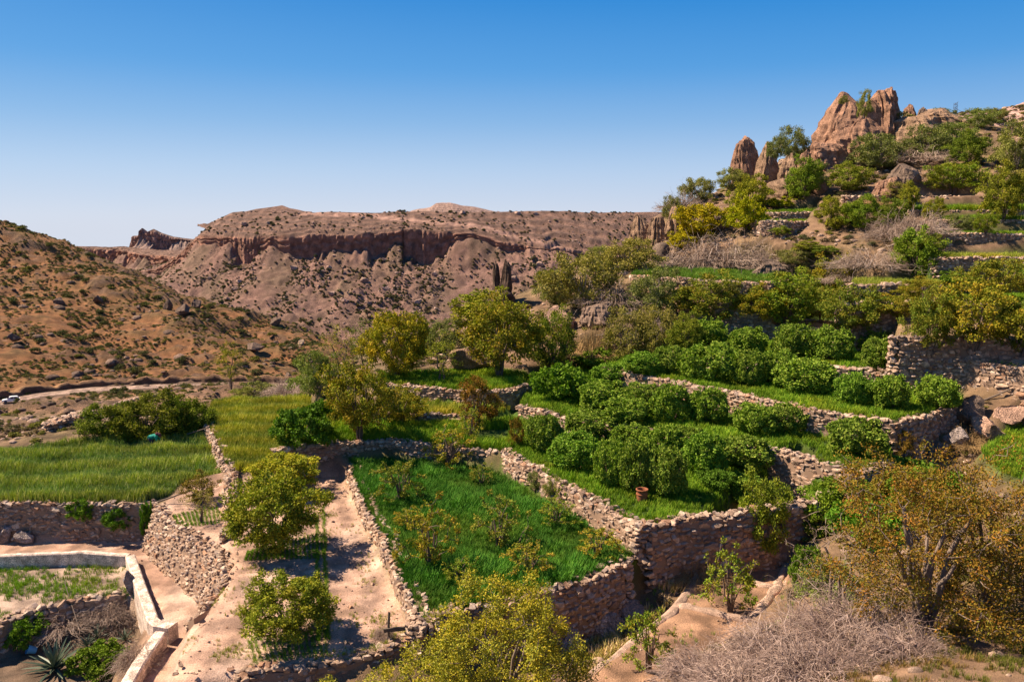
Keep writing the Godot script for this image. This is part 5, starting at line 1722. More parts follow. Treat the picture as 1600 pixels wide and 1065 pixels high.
func fields() -> void:
	var g := [Color(0.134, 0.260, 0.0185), Color(0.200, 0.311, 0.0235), Color(0.096, 0.202, 0.0185), Color(0.248, 0.328, 0.0302)]
	var deep := [Color(0.077, 0.169, 0.0216), Color(0.114, 0.208, 0.0277), Color(0.058, 0.131, 0.0185), Color(0.146, 0.216, 0.0308)]
	var barley := [Color(0.190, 0.276, 0.0512), Color(0.252, 0.335, 0.0683), Color(0.132, 0.216, 0.0342), Color(0.365, 0.407, 0.1451)]
	var pale := [Color(0.225, 0.275, 0.0312), Color(0.288, 0.319, 0.0375), Color(0.175, 0.225, 0.0250), Color(0.375, 0.362, 0.0875)]
	var turf := [tuft_mesh(1, 12, 0.28, 0.055, g), tuft_mesh(2, 12, 0.28, 0.055, g)]
	var wheat := [tuft_mesh(3, 14, 0.3, 0.06, deep), tuft_mesh(4, 14, 0.3, 0.06, deep, 0.5)]
	var corn := [tuft_mesh(5, 14, 0.26, 0.045, barley), tuft_mesh(6, 14, 0.26, 0.045, barley, 0.25)]
	var light := [tuft_mesh(7, 14, 0.26, 0.045, pale), tuft_mesh(8, 14, 0.26, 0.045, pale, 0.3)]
	sow("barley_crop", "tall green barley filling the wide left field", "barley", "barley", 60.0, 0.62, corn, 1)
	sow("pale_barley_crop", "paler yellowish barley in the field behind the dividing wall", "barley", "pale_crop", 52.0, 0.55, light, 1)
	sow("wheat_crop", "deep green young wheat in the central walled field", "wheat", "wheat", 80.0, 0.36, wheat, 3)
	sow("grass", "bright grass under the lowest rose bushes", "grass", "rose_one", 45.0, 0.34, turf, 0)
	sow("grass", "bright grass strip along the second rose terrace", "grass", "rose_two", 45.0, 0.34, turf, 0)
	sow("grass", "bright grass strip along the third rose terrace", "grass", "rose_three", 45.0, 0.34, turf, 0)
	sow("grass", "grass around the highest row of rose bushes", "grass", "rose_four", 40.0, 0.34, turf, 0)
	var bare := PackedVector2Array()
	for q in [[738, 690], [796, 690], [796, 672], [738, 672]]:
		var p := at_y(q[0], q[1], -13.4)
		bare.append(Vector2(p.x, p.z))
	sow("grass", "tall grass on the ledge above the wheat field", "grass", "orchard_ledge", 45.0, 0.5, turf, 0, bare)
	sow("grass", "grass on the narrow middle ledge", "grass", "grass_ledge", 40.0, 0.45, light, 0)
	sow("grass", "grass on the highest ledge by the ridge trees", "grass", "top_ledge", 40.0, 0.4, turf, 0)
	sow("grass", "dark grass in the fenced upper strip", "grass", "upper_green", 40.0, 0.5, wheat, 0)
	sow("grass", "grass and low beans on the beds among the orange trees", "grass", "bean_beds", 30.0, 0.4, turf, 0)
	sow("cabbages", "pale leafy cabbage row on the small upper bed", "vegetables", "cabbage_bed", 30.0, 0.4, light, 2)
	sow("grass", "green alfalfa on the terrace at the right edge", "alfalfa", "alfalfa", 45.0, 0.4, turf, 0)
	sow("grass", "thin grass along the long upper wall", "grass", "ledge_a", 24.0, 0.4, light, 0)
	sow("grass", "sparse grass above the tallest upper wall", "grass", "ledge_b", 22.0, 0.3, turf, 2)
	sow("grass", "green strip on the second highest ledge", "grass", "ledge_c", 26.0, 0.5, turf, 0)
	sow("grass", "green strip on the highest ledge", "grass", "ledge_d", 26.0, 0.65, turf, 0)
	sow("grass", "grass on the rounded tower wall", "grass", "round_low", 26.0, 0.3, turf, 0)
	sow("grass", "grass on the upper tier of the rounded wall", "grass", "round_high", 26.0, 0.4, turf, 0)
	sow("grass", "patchy grass in the sunken garden below the parapet", "grass", "pit_garden", 40.0, 0.24, turf, 2)
	sow("weeds", "thin dry weeds on the ledge of bare earth", "weeds", "dry_ledge", 5.0, 0.2, light, 2)
	# drilled crop beds on the bare earth, row by row
	rng.seed = 77
	var rows := []
	for bed in [[[388, 1000], [400, 1036], [512, 1024], [505, 985]], [[388, 862], [384, 876], [505, 872], [500, 832]], [[272, 806], [282, 824], [342, 818], [338, 790]], [[368, 762], [364, 780], [396, 780], [400, 762]]]:
		var y := -15.2 if bed[0][0] > 350 else -15.4
		var c := []
		for q in bed:
			c.append(at_y(q[0], q[1], y))
		var nu := int(c[0].distance_to(c[3]) / 0.2)
		var nv := int(maxf(c[0].distance_to(c[1]), c[3].distance_to(c[2])) / 0.07)
		for a in nu:
			for b in nv:
				if b % 6 == 5:
					continue
				var u := float(a) / (nu - 1)
				var p: Vector3 = c[0].lerp(c[3], u).lerp(c[1].lerp(c[2], u), float(b) / (nv - 1))
				p += Vector3(rng.randf_range(-0.04, 0.04), 0, rng.randf_range(-0.04, 0.04))
				var q := rng.randf_range(0.8, 1.3)
				rows.append([p.x, height(p.x, p.z) - 0.01, p.z, rng.randf_range(0.11, 0.17), Color(q, q, q)])
	for line in [[498, 1000, 494, 806], [512, 1000, 505, 790]]:
		for k in 260:
			var t := k / 259.0
			var p := at_y(lerpf(line[0], line[2], t), lerpf(line[1], line[3], t), -15.2)
			rows.append([p.x + rng.randf_range(-0.07, 0.07), height(p.x, p.z), p.z, rng.randf_range(0.10, 0.18), Color(1, 1, 1)])
	sow_at("green seedlings in drilled rows on the crop beds of the bare earth", "crop rows", "crop_rows", rows, turf)
	var weeds := []
	for k in 9000:
		var px := rng.randf_range(250, 640)
		var py := rng.randf_range(745, 1040)
		var p := at_y(px, py, -15.2)
		var t := terrace("dirt_field")
		var sd := poly_sd(Vector2(p.x, p.z), t.poly)
		if sd < 0.05:
			continue
		var a := n1.get_noise_2d(p.x * 9.0, p.z * 9.0)
		if a < 0.04 + rng.randf() * 0.45 - (0.65 if sd < 0.45 and px > 520 else 0.0):
			continue
		weeds.append([p.x, height(p.x, p.z), p.z, rng.randf_range(0.06, 0.16), Color(1.1, 1.0, 0.9)])
	sow_at("small weeds scattered over the bare earth field", "weeds", "weeds", weeds, light)
	pebbles()
	# dead and green grass on the slope at the lower right
	var slope := []
	for k in 8000:
		var z := -rng.randf_range(12, 29)
		var x := -z * rng.randf_range(0.42, 0.72)
		if not untended(x, z):
			continue
		var a := n1.get_noise_2d(x * 5.0, z * 5.0)
		if n2.get_noise_2d(x * 1.3, z * 1.3) < rng.randf_range(-0.25, 0.2):
			continue
		slope.append([x, height(x, z), z, rng.randf_range(0.06, 0.2), Color(0.45, 0.42, 0.5) if a > rng.randf_range(-0.4, 0.3) else Color(0.85, 0.5, 1.1)])
	sow_at("mixed dead and green grass on the slope under the rusty trees", "grass", "grass", slope, light)
	var ditch := []
	for k in 5000:
		var p := at_d(rng.randf_range(880, 1140), 950, rng.randf_range(27, 39))
		if not untended(p.x, p.z):
			continue
		if n1.get_noise_2d(p.x * 6.0, p.z * 6.0) < rng.randf_range(-0.2, 0.4):
			continue
		ditch.append([p.x, height(p.x, p.z), p.z, rng.randf_range(0.15, 0.45), Color(2.0, 1.35, 4.0)])
	sow_at("bleached dry grass along the ditch", "dry grass", "dry_grass", ditch, light)
	var garden := []
	for k in 900:
		var p := at_y(rng.randf_range(930, 1240), rng.randf_range(830, 1060), -16.0)
		if n1.get_noise_2d(p.x * 7.0, p.z * 7.0) < 0.08 + rng.randf() * 0.4:
			continue
		garden.append([p.x, height(p.x, p.z), p.z, rng.randf_range(0.08, 0.2), Color(1, 1, 1)])
	sow_at("weeds in the small garden plots", "weeds", "weeds", garden, turf)


# ---------------------------------------------------------------- made things

func sweep(pts: Array, prof: Array, up_noise := 0.0) -> Mb:   # prof: pairs of sideways and upward offset
	var mb := Mb.new()
	var n := prof.size()
	for k in pts.size():
		var d: Vector3 = pts[mini(k + 1, pts.size() - 1)] - pts[maxi(k - 1, 0)]
		var s := Vector3(-d.z, 0, d.x).normalized()
		for q in n:
			var p: Vector3 = pts[k] + s * prof[q][0] + Vector3(0, prof[q][1], 0)
			p += Vector3(1, 1.3, 1) * up_noise * n2.get_noise_3d(p.x * 2.0, p.y * 2.0, p.z * 2.0)
			mb.v.append(p)
	for k in pts.size() - 1:
		for q in n:
			var a := k * n + q
			var b := k * n + (q + 1) % n
			mb.i.append_array(PackedInt32Array([a, b, a + n, b, b + n, a + n]))
	for q in range(1, n - 1):
		mb.i.append_array(PackedInt32Array([0, q + 1, q]))
		var z := (pts.size() - 1) * n
		mb.i.append_array(PackedInt32Array([z, z + q, z + q + 1]))
	return mb

func dense(line: Array, step: float) -> Array:
	var out := []
	for k in line.size() - 1:
		var n := maxi(1, int(line[k].distance_to(line[k + 1]) / step))
		for q in n:
			out.append(line[k].lerp(line[k + 1], float(q) / n))
	out.append(line[-1])
	return out

func bund(label: String, px: Array, w: float, h: float) -> void:
	var line := []
	for q in px:
		line.append(at_y(q[0], q[1], -16.0))
	line = dense(line, 0.3)
	var at: Vector3 = line[line.size() / 2]
	for k in line.size():
		line[k] = Vector3(line[k].x, height(line[k].x, line[k].z), line[k].z) - at
	var mb := sweep(line, [[-w * 1.3, -0.2], [-w * 0.75, h * 0.35], [-w * 0.3, h * 0.65], [w * 0.3, h * 0.68], [w * 0.75, h * 0.4], [w * 1.3, -0.2]], 0.13)
	mb.smooth()
	var o := thing("mud_bank", label, "earth bank", at)
	part("bank", mb.mesh(null), o, M.mud)

func lathe(prof: Array, sides := 16) -> Mb:      # pairs of radius and height
	var mb := Mb.new()
	for q in prof:
		for a in sides + 1:
			var t := TAU * a / sides
			mb.v.append(Vector3(cos(t) * q[0], q[1], sin(t) * q[0]))
	mb.grid(sides + 1, prof.size(), 0)
	mb.smooth()
	return mb

func stick(called: String, label: String, cat: String, a: Vector3, b: Vector3, r: float, m: Material) -> void:
	var mb := Mb.new()
	var v := b - a
	mb.tube(PackedVector3Array([Vector3.ZERO, v * 0.35 + Vector3(r * 0.5, 0, 0), v * 0.7 - Vector3(r * 0.4, 0, 0), v]), r, r * 0.75, 7, Color.WHITE)
	var o := part(called, mb.mesh(null), self, m, Transform3D(Basis(), a))
	tag(o, label, cat)

func road_bank() -> void:
	var c := Curve2D.new()
	for p in road_pts:
		c.add_point(p)
	var ln := c.get_baked_length()
	var line := []
	for k in 130:
		var t := ln * k / 129.0
		var p := c.sample_baked(t)
		var q := c.sample_baked(minf(t + 1.0, ln)) - c.sample_baked(maxf(t - 1.0, 0))
		var s := Vector2(-q.y, q.x).normalized()
		if s.y > 0.0:
			s = -s
		p += s * (4.6 + n1.get_noise_2d(k * 3.0, 5.0) * 0.9)
		line.append(Vector3(p.x, -50.0, p.y))
	var at: Vector3 = line[60]
	for k in 130:
		line[k] -= at
	var mb := Mb.new()
	for k in 130:
		var hgt := 1.6 + 1.5 * n1.get_noise_2d(k * 2.4, 40.0)
		var d: Vector3 = line[mini(k + 1, 129)] - line[maxi(k - 1, 0)]
		var s := Vector3(-d.z, 0, d.x).normalized()
		if s.z > 0.0:
			s = -s
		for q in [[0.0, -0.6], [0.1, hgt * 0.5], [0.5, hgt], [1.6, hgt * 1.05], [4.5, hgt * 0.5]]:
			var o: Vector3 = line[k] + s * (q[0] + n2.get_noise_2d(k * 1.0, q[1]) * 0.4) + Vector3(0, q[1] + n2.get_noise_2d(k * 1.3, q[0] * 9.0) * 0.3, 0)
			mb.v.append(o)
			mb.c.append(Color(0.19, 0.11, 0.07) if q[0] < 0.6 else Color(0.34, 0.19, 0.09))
	mb.grid(5, 130, 0)
	mb.smooth()
	var o := thing("road_bank", "dark cut earth bank along the uphill side of the dirt road", "earth bank", at)
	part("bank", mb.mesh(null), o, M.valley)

func things() -> void:
	road_bank()
	# whitewashed parapet beside the path
	var top := -17.05
	var line := dense([at_y(-80, 878, top), at_y(0, 866, top), at_y(132, 861, top), at_y(201, 866, top)], 0.4)
	var prof := [[-0.17, -1.7], [-0.17, -0.06], [-0.12, 0.0], [0.12, 0.0], [0.17, -0.06], [0.17, -1.7]]
	parapet("pale plastered parapet running across behind the sunken garden", line, prof)
	line = dense([at_y(203, 867, top), at_y(216, 905, top), at_y(238, 966, top), at_y(252, 978, top)], 0.4)
	parapet("sunlit plastered parapet coming towards the camera beside the path", line, [[-0.24, -1.9], [-0.24, -0.06], [-0.18, 0.0], [0.18, 0.0], [0.24, -0.06], [0.24, -1.9]])
	line = dense([at_y(250, 986, -16.9), at_y(238, 1002, -17.0), at_y(216, 1034, -17.0), at_y(192, 1075, -17.1), at_y(180, 1110, -17.3)], 0.4)
	parapet("lower curved plastered wall at the bottom of the path", line, [[-0.26, -2.6], [-0.26, -0.06], [-0.2, 0.0], [0.2, 0.0], [0.26, -0.06], [0.26, -2.6]])
	var block := Mb.new()
	block.box(Vector3.ZERO, Vector3(0.36, 0, 0.1), Vector3(0, 0.75, 0), Vector3(-0.08, 0, 0.3))
	var bo := part("gate_pillar", block.mesh(null), self, M.plaster, Transform3D(Basis(), at_y(259, 990, -17.3) - Vector3(0, 0.3, 0)))
	tag(bo, "square plastered pillar at the gap between the two parapets", "pillar")
	# earth banks of the garden plots
	bund("long mud bank along the ditch side of the garden plots", [[925, 1040], [985, 1000], [1010, 985], [1060, 945], [1090, 905], [1118, 872]], 0.28, 0.28)
	bund("mud bank crossing the garden plots from the long bank", [[1062, 946], [1110, 956], [1150, 966], [1178, 970]], 0.24, 0.26)
	bund("mud bank along the right side of the garden plots", [[1178, 970], [1200, 940], [1222, 905], [1236, 870]], 0.26, 0.28)
	bund("short mud bank below the upper garden plot", [[1160, 900], [1190, 914], [1216, 918]], 0.22, 0.22)
	bund("mud bank at the top of the garden plots", [[1200, 838], [1226, 830], [1250, 822]], 0.24, 0.25)
	# clay hive pot among the rose bushes
	var p := at_y(1003, 785, -13.35)
	p.y = height(p.x, p.z)
	var pot := thing("clay_pot", "tall orange clay pot standing in the grass before the rose bushes", "pot", p)
	part("body", lathe([[0.20, -0.05], [0.245, 0.05], [0.262, 0.3], [0.255, 0.58], [0.225, 0.60], [0.215, 0.45]], 20).mesh(null), pot, M.clay)
	part("band", lathe([[0.255, 0.36], [0.285, 0.37], [0.285, 0.42], [0.255, 0.43]], 20).mesh(null), pot, M.clay)
	part("rim", lathe([[0.25, 0.56], [0.30, 0.57], [0.305, 0.63], [0.27, 0.65], [0.22, 0.63], [0.21, 0.5]], 20).mesh(null), pot, M.clay)
	# wooden post and rail
	p = at_y(607, 1000, -15.2)
	p.y = height(p.x, p.z)
	var post := thing("wooden_fence", "weathered wooden post with one crooked rail at the end of the dirt strip", "fence post", p)
	var mb := Mb.new()
	mb.tube(PackedVector3Array([Vector3(0, -0.3, 0), Vector3(0.01, 0.5, 0), Vector3(0.05, 1.05, 0.02)]), 0.055, 0.045, 6, Color.WHITE)
	part("post", mb.mesh(null), post, M.wood)
	mb = Mb.new()
	mb.box(Vector3(0.26, 0.42, 0.07), Vector3(0.42, 0.05, 0.0), Vector3(-0.01, 0.07, 0), Vector3(0, 0, 0.035))
	part("rail", mb.mesh(null), post, M.wood)
	# leaning and lying poles
	stick("wooden_pole", "long pale pole lying at the corner of the barley field", "pole", at_y(246, 784, -15.3), at_y(300, 765, -14.6), 0.05, M.wood)
	stick("wooden_pole", "pale pole resting on the dividing wall by the thicket", "pole", at_y(292, 678, -14.9), at_y(325, 668, -14.4), 0.05, M.wood)
	stick("wooden_pole", "thin upright stake at the back of the barley field", "stake", at_y(124, 694, -15.6), at_y(124, 694, -15.6) + Vector3(0, 1.1, 0), 0.04, M.wood)
	stick("wooden_pole", "thin dead stem leaning over the sunken garden", "stick", at_y(124, 985, -18.6), at_y(100, 908, -17.2), 0.025, M.wood)
	stick("wooden_pole", "dark pole lying across the dry stream below the wide wall", "pole", hit(1538, 625), hit(1588, 612) + Vector3(0, 0.3, 0), 0.06, M.wood)
	stick("wooden_pole", "short stub of timber sticking out of the broken wall end", "timber", at_y(1425, 664, -11.2), at_y(1448, 656, -11.0), 0.07, M.wood)
	# fence posts of the upper strip
	for q in [[1042, 430], [1055, 428], [1080, 428], [1116, 429], [1158, 430], [1183, 432]]:
		var a := at_y(q[0], q[1] + 4.0, -5.2)
		stick("fence_stake", "thin stakes along the back of the fenced upper strip" if false else "thin stake of the fence behind the upper green strip", "stake", a - Vector3(0, 0.2, 0), a + Vector3(0.05, 0.85, 0), 0.04, M.wood)
		get_child(-1).set_meta("group", "fence stakes of the upper strip")
	# mast on the ridge
	p = hit(1492, 186)
	var mast := thing("lattice_mast", "small dark lattice mast on the ridge against the sky", "mast", p)
	var s := p.length() / F
	mb = Mb.new()
	for q in [[-1, -1], [1, -1], [1, 1], [-1, 1]]:
		mb.tube(PackedVector3Array([Vector3(q[0] * s * 2.2, -0.3, q[1] * s * 2.2), Vector3(q[0] * s * 1.5, s * 21.0, q[1] * s * 1.5)]), 0.03, 0.03, 4, Color.WHITE)
	part("frame", mb.mesh(null), mast, M.steel)
	for k in 4:
		mb = Mb.new()
		var y := s * (4.0 + k * 5.0)
		mb.tube(PackedVector3Array([Vector3(-s * 2.0, y, s * 2.0), Vector3(s * 2.0, y + s * 3.0, s * 2.0)]), 0.025, 0.025, 4, Color.WHITE)
		mb.tube(PackedVector3Array([Vector3(-s * 2.2, y, 0), Vector3(s * 2.2, y, 0)]), 0.03, 0.03, 4, Color.WHITE)
		part("brace", mb.mesh(null), mast, M.steel)
	var b := hit(1512, 188)
	stick("ridge_post", "short post right of the lattice mast on the ridge", "post", b - Vector3(0, 0.2, 0), b + Vector3(0, s * 11.0, 0), 0.05, M.steel)
	var wire := Mb.new()
	var w0 := p + Vector3(0, s * 14.0, 0)
	var w1 := b + Vector3(0, s * 10.0, 0)
	wire.tube(PackedVector3Array([Vector3.ZERO, (w1 - w0) * 0.5 - Vector3(0, 0.15, 0), w1 - w0]), 0.02, 0.02, 4, Color.WHITE)
	var wo := part("cable", wire.mesh(null), self, M.steel, Transform3D(Basis(), w0))
	tag(wo, "thin cable strung between the mast and the short post", "cable")
	# blue bucket
	p = at_y(56, 1020, -19.2)
	p.y = height(p.x, p.z)
	var blue := mat(Color(0.10, 0.32, 0.50), 0.4, false)
	var bucket := thing("bucket", "pale blue plastic bucket tipped over beside the agave", "bucket", p, 0.6)
	part("body", lathe([[0.02, 0.0], [0.15, 0.0], [0.19, 0.34], [0.205, 0.35], [0.205, 0.37], [0.18, 0.36], [0.14, 0.03]], 16).mesh(null), bucket, blue, Transform3D(Basis(Vector3(0, 0, 1), 1.1), Vector3(0, 0.16, 0)))
	agave("large spiky agave in the bottom of the pit", 85, 1048, 1.0, 46, 3)
	for q in [[170, 985, 0.5, "dusty agave rosette nearest the parapet"], [150, 1000, 0.55, "small grey agave rosette in the middle of the pit cluster"], [135, 1010, 0.45, "low agave rosette left in the pit cluster"], [195, 1000, 0.45, "agave rosette in the shade under the lower wall"]]:
		agave(q[3], q[0], q[1], q[2], 22, int(q[0]))
	car()
	person()
	for q in [[1243, 411, "small white stone on the scrubby slope"], [1337, 411, "white scrap lying beside the dead branches"]]:
		var m := stones[3] as Mesh
		var o := part("pale_stone", m, self, M.stone4, Transform3D(Basis.from_scale(Vector3(0.3, 0.2, 0.25)), hit(q[0], q[1]) + Vector3(0, 0.1, 0)))
		tag(o, q[2], "stone")
	for q in [[436, 887, "left one of two small pale stones on the bare earth"], [444, 888, "right one of two small pale stones on the bare earth"]]:
		var o := part("pale_stone", stones[5], self, M.stone4, Transform3D(Basis.from_scale(Vector3(0.11, 0.05, 0.06)), at_y(q[0], q[1], -15.2) + Vector3(0, 0.04, 0)))
		tag(o, q[2], "stone")

func parapet(label: String, line: Array, prof: Array) -> void:
	var at: Vector3 = line[line.size() / 2]
	for k in line.size():
		line[k] -= at
	var mb := sweep(line, prof, 0.035)
	var o := thing("parapet", label, "parapet", at)
	part("wall_body", mb.mesh(null), o, M.plaster)

func agave(label: String, px: float, py: float, sc: float, n: int, sd: int) -> void:
	rng.seed = sd * 17 + 5
	var p := at_y(px, py, -19.2)
	p.y = height(p.x, p.z)
	var o := thing("agave", label, "agave", p)
	if not M.has("agave_leaf"):
		var mb := Mb.new()
		var c := Color(0.10, 0.13, 0.085)
		var prev := []
		for k in 7:
			var t := k / 6.0
			var w := 0.055 * (1.0 - pow(t, 1.8)) * (0.75 + t) + 0.002
			var y := -0.10 * t * t
			var row := [Vector3(-w, y + w * 0.45, t), Vector3(0, y - w * 0.15, t), Vector3(w, y + w * 0.45, t)]
			if k > 0:
				mb.quad(prev[0], prev[1], row[1], row[0], c)
				mb.quad(prev[1], prev[2], row[2], row[1], c)
			prev = row
		M["agave_leaf"] = mb.mesh(M.agave)
	for k in n:
		var a := k * 2.39996
		var tilt := lerpf(1.35, 0.05, pow(float(k) / n, 0.8)) if k < n else 0.0
		tilt = PI * 0.5 - lerpf(0.12, 1.45, float(k) / n)
		var L := sc * rng.randf_range(1.0, 1.35) * lerpf(1.1, 0.95, float(k) / n)
		var B := Basis(Vector3.UP, a + rng.randf_range(-0.2, 0.2)) * Basis(Vector3(1, 0, 0), -(PI * 0.5 - tilt) + rng.randf_range(-0.1, 0.1))
		part("leaf", M["agave_leaf"], o, null, Transform3D(B * Basis.from_scale(Vector3(L, L, L)), Vector3(0, 0.12 * sc, 0)))

func car() -> void:
	var p := at_y(17, 628, -49.8)
	p.y = height(p.x, p.z) + 0.2
	var o := thing("car", "white off road car driving along the dirt road", "car", p, 0.0)
	# built with its nose along +x
	var body := Mb.new()
	hull(body, [[-2.1, 0.35, 0.80, 0.72], [-2.15, 0.5, 0.98, 0.82], [-1.2, 0.35, 1.02, 0.86], [0.6, 0.35, 1.02, 0.86], [1.6, 0.4, 0.95, 0.82], [2.1, 0.45, 0.86, 0.74], [2.15, 0.5, 0.75, 0.66]])
	part("body", body.mesh(null), o, M.white_paint)
	var cab := Mb.new()
	hull(cab, [[-1.9, 0.98, 1.0, 0.74], [-1.6, 0.98, 1.58, 0.68], [-0.2, 0.98, 1.66, 0.68], [0.35, 0.98, 1.55, 0.68], [0.9, 0.98, 1.0, 0.76]])
	part("cabin", cab.mesh(null), o, M.white_paint)
	for s in [-1.0, 1.0]:
		for q in [[-1.45, -0.75], [-0.68, 0.1]]:
			var w := Mb.new()
			w.quad(Vector3(q[0], 1.08, s * 0.755), Vector3(q[1], 1.08, s * 0.765), Vector3(q[1], 1.48, s * 0.705), Vector3(q[0] + 0.1, 1.46, s * 0.705), Color.WHITE)
			part("side_window", w.mesh(null), o, M.glass_dark)
		for x in [-1.3, 1.32]:
			var m := CylinderMesh.new()
			m.top_radius = 0.36
			m.bottom_radius = 0.36
			m.height = 0.24
			m.radial_segments = 18
			var wh := part("wheel", m, o, M.tyre, Transform3D(Basis(Vector3(1, 0, 0), PI * 0.5), Vector3(x, 0.36, s * 0.78)))
			var r := CylinderMesh.new()
			r.top_radius = 0.2
			r.bottom_radius = 0.2
			r.height = 0.27
			part("rim", r, wh, M.steel)
		var lamp := Mb.new()
		lamp.box(Vector3(2.1, 0.72, s * 0.52), Vector3(0.05, 0, 0), Vector3(0, 0.08, 0), Vector3(0, 0, 0.14))
		part("headlight", lamp.mesh(null), o, M.stone4)
	var glass := Mb.new()
	glass.quad(Vector3(0.42, 1.50, -0.58), Vector3(0.42, 1.50, 0.58), Vector3(0.86, 1.06, 0.66), Vector3(0.86, 1.06, -0.66), Color.WHITE)
	for k in glass.v.size():
		glass.v[k] += Vector3(0.025, 0.02, 0)
	part("windscreen", glass.mesh(null), o, M.glass_dark)
	var bump := Mb.new()
	bump.box(Vector3(2.16, 0.46, 0), Vector3(0.06, 0, 0), Vector3(0, 0.10, 0), Vector3(0, 0, 0.72))
	part("bumper", bump.mesh(null), o, M.steel)
	o.rotation.y = PI + 0.55

func hull(mb: Mb, sec: Array) -> void:      # sections of [x, low, high, half width]
	for k in sec.size() - 1:
		var a: Array = sec[k]
		var b: Array = sec[k + 1]
		var A := [Vector3(a[0], a[1], -a[3]), Vector3(a[0], a[2], -a[3] * 0.96), Vector3(a[0], a[2], a[3] * 0.96), Vector3(a[0], a[1], a[3])]
		var B := [Vector3(b[0], b[1], -b[3]), Vector3(b[0], b[2], -b[3] * 0.96), Vector3(b[0], b[2], b[3] * 0.96), Vector3(b[0], b[1], b[3])]
		for q in 4:
			mb.quad(A[q], B[q], B[(q + 1) % 4], A[(q + 1) % 4], Color.WHITE)
	for e in [sec[0], sec[-1]]:
		mb.quad(Vector3(e[0], e[1], -e[3]), Vector3(e[0], e[2], -e[3] * 0.96), Vector3(e[0], e[2], e[3] * 0.96), Vector3(e[0], e[1], e[3]), Color.WHITE)

# a bending figure: smooth union of tapered capsules, meshed by surface nets
func nets(bones: Array, cell: float, blend: float) -> Mb:
	var lo := Vector3(1e9, 1e9, 1e9)
	var hi := -lo
	for b in bones:
		for q in [0, 1]:
			var r: float = maxf(b[2], b[3]) + cell * 3.0
			lo = lo.min(b[q] - Vector3(r, r, r))
			hi = hi.max(b[q] + Vector3(r, r, r))
	var n := Vector3i(((hi - lo) / cell).ceil()) + Vector3i.ONE
	var f := PackedFloat32Array()
	f.resize(n.x * n.y * n.z)
	for z in n.z:
		for y in n.y:
			for x in n.x:
				var p := lo + Vector3(x, y, z) * cell
				var s := 0.0
				for b in bones:
					var ab: Vector3 = b[1] - b[0]
					var t := clampf((p - b[0]).dot(ab) / ab.length_squared(), 0, 1)
					var d: float = p.distance_to(b[0] + ab * t) - lerpf(b[2], b[3], t)
					s += exp(-d / blend)
				f[x + n.x * (y + n.y * z)] = -log(maxf(s, 1e-30)) * blend
	var mb := Mb.new()
	var at := {}
	for z in n.z - 1:
		for y in n.y - 1:
			for x in n.x - 1:
				var sum := Vector3.ZERO
				var c := 0
				for e in [[0, 1], [2, 3], [4, 5], [6, 7], [0, 2], [1, 3], [4, 6], [5, 7], [0, 4], [1, 5], [2, 6], [3, 7]]:
					var a := Vector3i(x + (e[0] & 1), y + ((e[0] >> 1) & 1), z + (e[0] >> 2))
					var b := Vector3i(x + (e[1] & 1), y + ((e[1] >> 1) & 1), z + (e[1] >> 2))
					var fa := f[a.x + n.x * (a.y + n.y * a.z)]
					var fb := f[b.x + n.x * (b.y + n.y * b.z)]
					if (fa < 0.0) != (fb < 0.0):
						sum += Vector3(a).lerp(Vector3(b), fa / (fa - fb))
						c += 1
				if c:
					at[Vector3i(x, y, z)] = mb.v.size()
					mb.v.append(lo + sum / c * cell)
	for key in at:
		var k: Vector3i = key
		for ax in 3:
			var d := Vector3i.ZERO
			d[ax] = 1
			var o := k + d
			var fa := f[k.x + n.x * (k.y + n.y * k.z)]
			var fb := f[o.x + n.x * (o.y + n.y * o.z)]
			if (fa < 0.0) == (fb < 0.0):
				continue
			var u := Vector3i.ZERO
			u[(ax + 1) % 3] = 1
			var w := Vector3i.ZERO
			w[(ax + 2) % 3] = 1
			var q := [k, k - u, k - u - w, k - w]
			if not (at.has(q[1]) and at.has(q[2]) and at.has(q[3])):
				continue
			var v := [at[q[0]], at[q[1]], at[q[2]], at[q[3]]]
			if fa < 0.0:
				mb.i.append_array(PackedInt32Array([v[0], v[2], v[1], v[0], v[3], v[2]]))
			else:
				mb.i.append_array(PackedInt32Array([v[0], v[1], v[2], v[0], v[2], v[3]]))
	mb.smooth()
	return mb

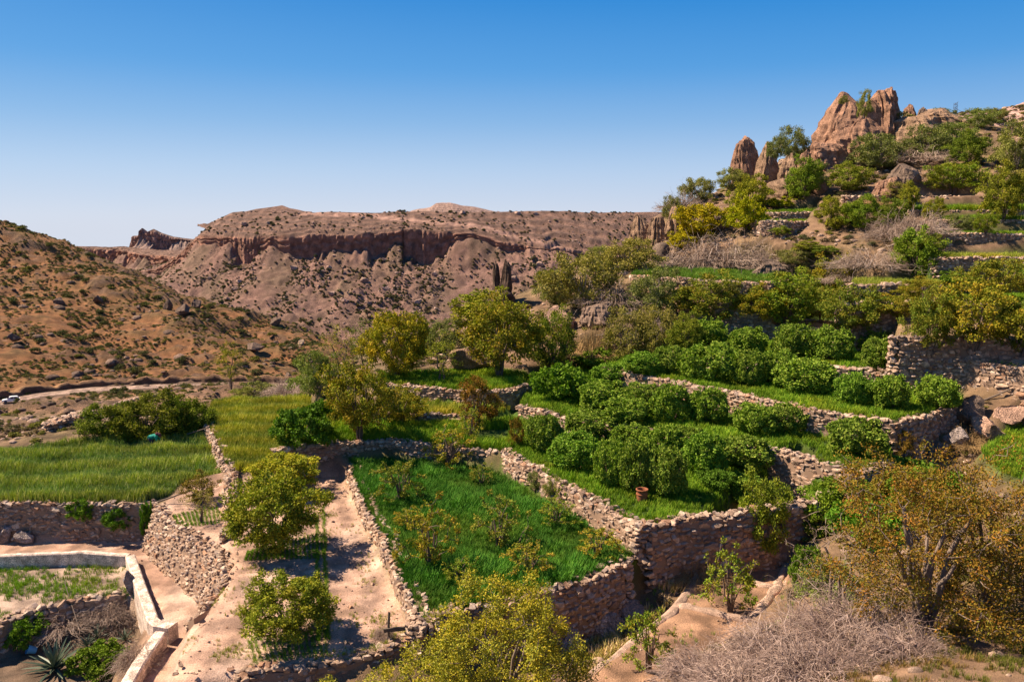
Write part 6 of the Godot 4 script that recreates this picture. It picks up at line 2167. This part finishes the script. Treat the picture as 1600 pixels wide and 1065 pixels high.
func person() -> void:
	var p := at_y(240, 703, -15.55)
	p.y = height(p.x, p.z)
	var o := thing("person", "person in a teal shirt and dark maroon headcloth bending in the barley", "person", p, 0.0)
	var skin := mat(Color(0.20, 0.11, 0.07), 0.6, false)
	var teal := mat(Color(0.012, 0.20, 0.15), 0.8, false)
	var maroon := mat(Color(0.075, 0.022, 0.03), 0.9, false)
	var cloth := mat(Color(0.05, 0.045, 0.06), 0.9, false)
	# hips at the left, head to the right, hands down in the crop
	var hip := Vector3(-0.18, 0.86, 0)
	var neck := Vector3(0.30, 1.02, 0.02)
	var bones := [[hip, neck, 0.14, 0.13], [neck, Vector3(0.40, 1.04, 0.02), 0.07, 0.06], [Vector3(0.47, 1.03, 0.03), Vector3(0.52, 0.97, 0.03), 0.105, 0.085]]
	for s in [-1.0, 1.0]:
		bones.append([hip + Vector3(0, -0.02, s * 0.09), Vector3(0.02, 0.46, s * 0.12), 0.10, 0.065])
		bones.append([Vector3(0.02, 0.46, s * 0.12), Vector3(-0.16, 0.07, s * 0.12), 0.06, 0.045])
		bones.append([Vector3(-0.16, 0.05, s * 0.12), Vector3(0.04, 0.03, s * 0.13), 0.045, 0.035])
		bones.append([neck + Vector3(-0.02, -0.02, s * 0.16), Vector3(0.34, 0.72, s * 0.20), 0.055, 0.045])
		bones.append([Vector3(0.34, 0.72, s * 0.20), Vector3(0.46, 0.50, s * 0.12), 0.04, 0.03])
		for k in 5:
			var f := Vector3(0.46, 0.50, s * 0.12)
			bones.append([f, f + Vector3(0.05 + 0.008 * k, -0.10 + 0.012 * absf(k - 2.0), (k - 2.0) * 0.017), 0.014, 0.009])
	part("body", nets(bones, 0.022, 0.012).mesh(null), o, skin)
	part("shirt", nets([[hip + Vector3(0, 0.02, 0), neck, 0.185, 0.165], [neck + Vector3(-0.02, -0.02, -0.15), Vector3(0.34, 0.72, -0.20), 0.085, 0.07], [neck + Vector3(-0.02, -0.02, 0.15), Vector3(0.34, 0.72, 0.20), 0.085, 0.07]], 0.03, 0.02).mesh(null), o, teal)
	part("trousers", nets([[hip + Vector3(0, -0.06, -0.08), Vector3(0.0, 0.46, -0.12), 0.13, 0.10], [hip + Vector3(0, -0.06, 0.08), Vector3(0.0, 0.46, 0.12), 0.13, 0.10], [Vector3(0, 0.46, -0.12), Vector3(-0.14, 0.14, -0.12), 0.095, 0.08], [Vector3(0, 0.46, 0.12), Vector3(-0.14, 0.14, 0.12), 0.095, 0.08]], 0.03, 0.02).mesh(null), o, cloth)
	part("headcloth", nets([[Vector3(0.46, 1.07, 0.03), Vector3(0.50, 1.02, 0.03), 0.125, 0.10], [Vector3(0.42, 1.06, 0.03), Vector3(0.30, 1.14, 0.02), 0.11, 0.12], [Vector3(0.30, 1.13, -0.08), Vector3(0.30, 1.13, 0.1), 0.09, 0.09]], 0.03, 0.02).mesh(null), o, maroon)
